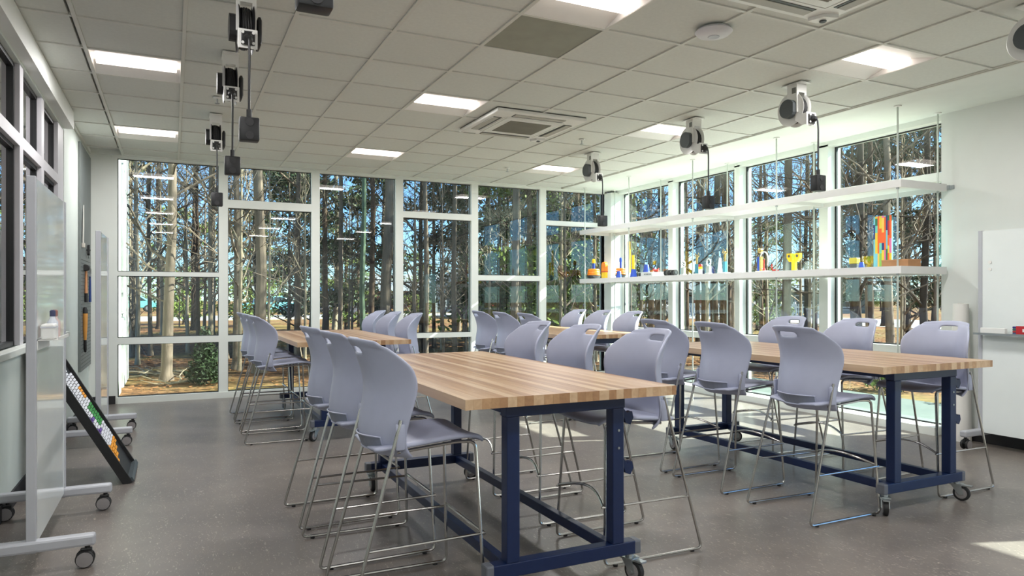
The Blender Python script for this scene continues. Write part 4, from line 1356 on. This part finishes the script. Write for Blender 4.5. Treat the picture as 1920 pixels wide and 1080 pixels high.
for k in range(14):
    px_ = 1165 + (k + rt.random()) * 620 / 14
    far_tree(px_, rt.uniform(20, 38), rt.choice(('bare1', 'bare2', 'bare0', 'bare3', 'pine1')), rt.uniform(.8, 1.1))
for px_, dep, kind, s in ((555, 22, 'ever0', .75), (585, 26, 'ever0', .8), (700, 24, 'ever0', .85), (650, 30, 'ever1', .8), (776, 30, 'ever1', .6), (872, 24, 'ever0', .9), (915, 20, 'ever0', .95), (950, 23, 'ever1', 1.1), (990, 19, 'ever1', 1.15), (1005, 24, 'ever0', 1.0), (1040, 20, 'ever0', 1.0), (1085, 19, 'ever1', 1.05), (1100, 22, 'ever0', 1.1), (1420, 30, 'ever1', 1.0), (1700, 22, 'ever0', 1.1), (1750, 20, 'ever0', 1.0), (1600, 34, 'ever0', 1.1), (470, 34, 'ever1', 1.0), (345, 36, 'ever1', 1.1), (1180, 30, 'ever1', .9)):
    far_tree(px_, dep, kind, s)
# tree line that closes the view beyond the street
for k in range(46):
    px_ = 200 + (k + rt.random()) * 1600 / 46
    far_tree(px_, rt.uniform(75, 115), rt.choice(('pine0', 'pine1', 'bare0', 'ever0', 'ever1', 'bare2')), rt.uniform(.4, .65))
for k in range(64):
    px_ = 200 + (k + rt.random()) * 1600 / 64
    far_tree(px_, rt.uniform(68, 100), rt.choice(('bare0', 'bare1', 'ever0', 'ever1', 'bare2', 'ever0')), rt.uniform(.55, .85))
for k in range(22):
    px_ = 225 + (k + rt.random()) * 1540 / 22
    far_tree(px_, rt.uniform(13, 24), rt.choice(('sapling0', 'sapling1')), rt.uniform(.6, 1.0))

# made-up cone shrub in place of a green reflection in the leftmost pane
sb = thing('reflection_shrub', 'made-up dark green cone shrub standing for a reflection in the leftmost back window', 'shrub', ground_at(385, 11.6))
m_ = gen_leaves(5, [(0, 0, .15 + .1 * k, .34 - .035 * k, .34 - .035 * k, .14) for k in range(8)], 2600, .035)
o = m_.build('foliage', M_LEAF[0], sb); o['kind'] = 'stuff'
MB().tube([(0, 0, 0), (0, 0, .9)], .02, 6, rads=[.03, .008]).build('stem', M_BARK[2], sb)
# low shrubs along the right-hand windows
for k, (x, y, s) in enumerate(((9.6, 8.6, .5), (9.9, 7.2, .45), (9.7, 5.6, .5), (10.4, 9.9, .6))):
    sb = thing('low_shrub', ['low leafy shrub farthest along outside the right-hand windows', 'low leafy shrub third along outside the right-hand windows', 'low leafy shrub nearest outside the right-hand windows', 'larger low shrub near the building corner outside'][k], 'shrub', (x, y, GROUND), 0, 'low shrubs outside')
    m_ = gen_leaves(50 + k, [(0, 0, s * .5, s, s, s * .5)], 900, .045)
    o = m_.build('foliage', M_LEAF[2] if k % 2 else M_LEAF[0], sb); o['kind'] = 'stuff'
    MB().tube([(0, 0, 0), (0, 0, s * .6)], .015, 6).build('stem', M_BARK[2], sb)
# fallen branches
for k, (px_, dep) in enumerate(((362, 12.0), (290, 13.0), (335, 11.6), (350, 13.4), (700, 13.0), (830, 12.6))):
    p = ground_at(px_, dep)
    r_ = random.Random(80 + k)
    fb = MB()
    for q in range(5):
        a = r_.uniform(0, 6.28)
        c = Vector((r_.uniform(-.3, .3), r_.uniform(-.3, .3), .02))
        pts = [c]
        for s in range(4):
            a += r_.uniform(-.5, .5)
            pts.append(pts[-1] + Vector((math.cos(a) * .22, math.sin(a) * .22, r_.uniform(-.02, .06))))
        fb.tube(pts, .012, 5, rads=[.016, .014, .011, .008, .005])
    o = fb.build('fallen_branch', M_BARK[3])
    o.location = p
    tag(o, 'tangle of pale fallen twigs lying on the woodland floor outside', 'branches', 'fallen twigs in the woods')
# loose leaves on the ground
rg = np.random.default_rng(6)
V, F = [], []
for q in range(9000):
    px_ = rg.uniform(215, 1780); dep = rg.uniform(10.5, 30)
    p = ground_at(px_, dep, GROUND + rg.uniform(.004, .03))
    if p.x > X_RIGHT - .2 and p.x < 9.2 and p.y < 10.6: continue
    if p.x < -.6 and p.y < 14.5: continue
    if p.y < Y_BACK + .25 and p.x < X_RIGHT + .3: continue
    a = rg.uniform(0, 6.28); s = rg.uniform(.025, .06)
    dx, dy = math.cos(a) * s, math.sin(a) * s
    o = len(V)
    V += [(p.x - dx, p.y - dy, p.z), (p.x + dy * .6, p.y - dx * .6, p.z + .012), (p.x + dx, p.y + dy, p.z + rg.uniform(0, .02)), (p.x - dy * .6, p.y + dx * .6, p.z + .01)]
    F.append((o, o + 1, o + 2, o + 3))
me = bpy.data.meshes.new('fallen_leaves')
me.from_pydata(V, [], F)
me.materials.append(mat('dry_leaf', (146, 98, 60), .8, vary=.4, scale=3, spec=.2))
lo = link('fallen_leaves', me)
tag(lo, 'dry brown fallen leaves scattered over the woodland floor', 'leaves', kind='stuff')

# ---- houses
M_SIDING = mat('grey_blue_siding', (128, 138, 142), .7, vary=.05, scale=3)
M_SIDING2 = mat('grey_green_siding', (98, 108, 102), .7, vary=.05, scale=3)
M_ROOF = mat('pale_shingle', (128, 134, 138), .85, vary=.12, scale=12)
M_PANE = mat('dark_house_pane', (44, 56, 60), .15)
M_TRIMW = mat('house_white_trim', (196, 198, 194), .5)
def house_window(parent, x0, x1, z0, z1, y, nx, nz):
    """window in the wall at y facing -y"""
    f = B(x0 - .09, x1 + .09, y - .07, y - .01, z0 - .09, z0).box(x0 - .09, x1 + .09, y - .07, y - .01, z1, z1 + .09).box(x0 - .09, x0, y - .07, y - .01, z0, z1).box(x1, x1 + .09, y - .07, y - .01, z0, z1)
    for i in range(1, nx):
        x = x0 + (x1 - x0) * i / nx
        f.box(x - .03, x + .03, y - .06, y - .01, z0, z1)
    for j in range(1, nz):
        z = z0 + (z1 - z0) * j / nz
        f.box(x0, x1, y - .06, y - .01, z - .03, z + .03)
    w = f.build('window', M_TRIMW, parent)
    for i in range(nx):
        for j in range(nz):
            B(x0 + (x1 - x0) * i / nx + .03, x0 + (x1 - x0) * (i + 1) / nx - .03, y - .03, y - .015, z0 + (z1 - z0) * j / nz + .03, z0 + (z1 - z0) * (j + 1) / nz - .03).build('pane', M_PANE, w)
p = ground_at(858, 62)
h1 = thing('house', 'small grey-blue gabled house seen between trunks through the fourth back window', 'house', p, R(-14))
B(-2.0, 4.5, 0, 8, 0, 2.45).prism([(-2.0, 2.45), (4.5, 2.45), (1.25, 4.1)], 0, 8, 'y').build('walls', M_SIDING, h1)
MB().prism([(-2.5, 2.2), (1.25, 4.15), (1.25, 4.35), (-2.6, 2.38)], -.4, 8.4, 'y').prism([(5.0, 2.2), (1.25, 4.15), (1.25, 4.35), (5.1, 2.38)], -.4, 8.4, 'y').build('roof', M_ROOF, h1)
house_window(h1, -1.0, 1.2, .6, 2.1, 0, 3, 2)
house_window(h1, 2.0, 3.6, .6, 2.1, 0, 2, 2)
B(-2.12, -1.9, -.1, .1, 0, 2.4).build('corner_board', M_TRIMW, h1)
p = ground_at(785, 78)
h3 = thing('house', 'distant low house with a pale roof and red brick wall at the fourth window\'s left', 'house', p, R(-10))
B(-6, 5, 0, 8, 0, 2.1).build('walls', mat('red_brick', (140, 84, 70), .8, vary=.15, scale=10), h3)
MB().prism([(-.5, 2.0), (4, 3.9), (8.5, 2.0)], -6.5, 5.5, 'x').build('roof', M_ROOF, h3)
house_window(h3, -3.2, -1.8, .7, 1.7, 0, 2, 1)
p = ground_at(1400, 62)
h2 = thing('house', 'long low grey-green house beyond the white fence, through the right-hand windows', 'house', p, R(-46))
B(-11, 10, 0, 9, -.2, 1.95).build('walls', M_SIDING2, h2)
MB().prism([(-.7, 1.85), (4.5, 4.0), (9.7, 1.85)], -11.6, 10.6, 'x').build('roof', M_ROOF, h2)
B(-11.6, 10.6, -.76, -.64, 1.78, 1.96).build('gutter', mat('cream_gutter', (206, 200, 176), .6), h2)
for x0 in (-7.5, 0.6, 4.0, 6.6):
    house_window(h2, x0, x0 + 1.6, .55, 1.45, 0, 2, 2)
B(-4.6, -3.4, -.05, .02, 0, 1.6).build('red_door', mat('brick_red_door', (130, 70, 58), .7), h2)

# ---- white picket fence in front of the long house, and a low white fence across the street
def fence(label, a, b, h, step):
    d = (b - a)
    L = d.length
    t = thing('picket_fence', label, 'fence', a, math.atan2(d.y, d.x))
    n = int(L / step)
    pk = B(-.06, .06, -.012, .012, .05, h).mesh('picket', M_TRIMW)
    for k in range(n):
        o = link('picket', pk, t)
        o.location = (k * step + step / 2, 0, 0)
    for z in (.2, h - .2):
        B(0, L, .012, .05, z - .05, z + .05).build('rail', M_TRIMW, t)
    ps = B(-.07, .07, -.03, .09, 0, h + .12).mesh('post', M_TRIMW)
    for k in range(int(L / 2.6) + 1):
        o = link('post', ps, t)
        o.location = (k * 2.6, 0, 0)
fence('white picket fence in front of the long low house at the right', ground_at(1275, 50), ground_at(1560, 44), .95, .19)
fence('long low white fence beyond the street behind the back windows', ground_at(440, 60), ground_at(720, 60), .8, .24)

# ---- cars
def make_car(name, label, paint, loc, rz):
    t = thing(name, label, 'car', loc, rz, 'cars parked outside')
    pm = mat('paint_' + name + '_%d_%d_%d' % paint, paint, .3, .2, vary=.02, coat=.6)
    side = [(-2.1, .35), (-2.15, .65), (-2.0, .88), (-1.15, .98), (-.55, 1.42), (.75, 1.45), (1.45, 1.02), (2.0, .92), (2.15, .7), (2.12, .35)]
    b = MB().prism(side, -.82, .82, 'y')
    o = b.build('body', pm, t)
    bv = o.modifiers.new('b', 'BEVEL'); bv.width = .08; bv.segments = 2; bv.limit_method = 'ANGLE'
    bpy.context.view_layer.update(); apply_mods(o)
    for s in (-1, 1):
        MB().prism([(-.98, 1.0), (-.5, 1.35), (.05, 1.37), (.05, 1.0)], s * .825 - .004, s * .825 + .004, 'y').build('side_window', M_PANE, t)
        MB().prism([(.12, 1.0), (.12, 1.37), (.7, 1.36), (1.2, 1.0)], s * .825 - .004, s * .825 + .004, 'y').build('side_window', M_PANE, t)
        for x in (-1.3, 1.3):
            w = MB().lathe([(.18, s * .70), (.31, s * .70), (.33, s * .74), (.31, s * .84), (.18, s * .845)], 18, 'y', (x, 0, .33)).build('wheel', M_RUBBER, t, True)
            MB().lathe([(.03, s * .85), (.18, s * .846)], 14, 'y', (x, 0, .33)).build('hubcap', M_ZINC, w)
        B(2.1, 2.16, s * .6 - .14, s * .6 + .14, .66, .80).build('headlight', M_TRIMW, t)
        B(-2.17, -2.09, s * .6 - .14, s * .6 + .14, .66, .80).build('tail_light', C_RED, t)
    MB().prism([(1.42, 1.05), (.80, 1.43), (.83, 1.46), (1.47, 1.07)], -.68, .68, 'y').build('windscreen', M_PANE, t)
    MB().prism([(-1.12, 1.0), (-.58, 1.41), (-.62, 1.44), (-1.17, 1.02)], -.68, .68, 'y').build('rear_window', M_PANE, t)
def car(label, paint, px_, dep, rz, name='car'):
    make_car(name, label, paint, ground_at(px_, dep) + Vector((0, 0, .02)), rz)
car('light blue car on the street, seen through the second back window', (120, 200, 214), 505, 50, R(8))
car('turquoise car at the far left beyond the leftmost window', (110, 196, 190), 246, 64, R(5))
car('red car parked beyond the fourth and fifth back windows', (196, 44, 48), 906, 46, R(76))
car('white car parked among trees through the fifth back window', (220, 222, 224), 981, 44, R(70))
car('dark blue car parked through the rightmost back window', (60, 100, 150), 1043, 42, R(60))
car('black car parked in front of the dark blue one', (48, 52, 60), 1046, 35, R(50))
car('mid-blue car by the corner of the windows', (70, 120, 170), 1108, 46, R(55))
car('white car parked through the farthest right-hand window', (232, 236, 236), 1196, 42, R(160))
car('dark car half hidden left of the red car', (60, 66, 76), 878, 47, R(80))

# ---- blue sunshade with a yellow post across the street
us = thing('sunshade', 'blue playground sunshade on a yellow post beyond the third back window', 'sunshade', ground_at(621, 66))
MB().lathe([(1.9, 1.95), (1.9, 2.0), (.9, 2.35), (.05, 2.55)], 8).build('canopy', mat('canopy_blue', (64, 140, 214), .6), us)
MB().tube([(0, 0, 0), (0, 0, 2.0)], .12, 10).build('post', C_YEL, us, True)
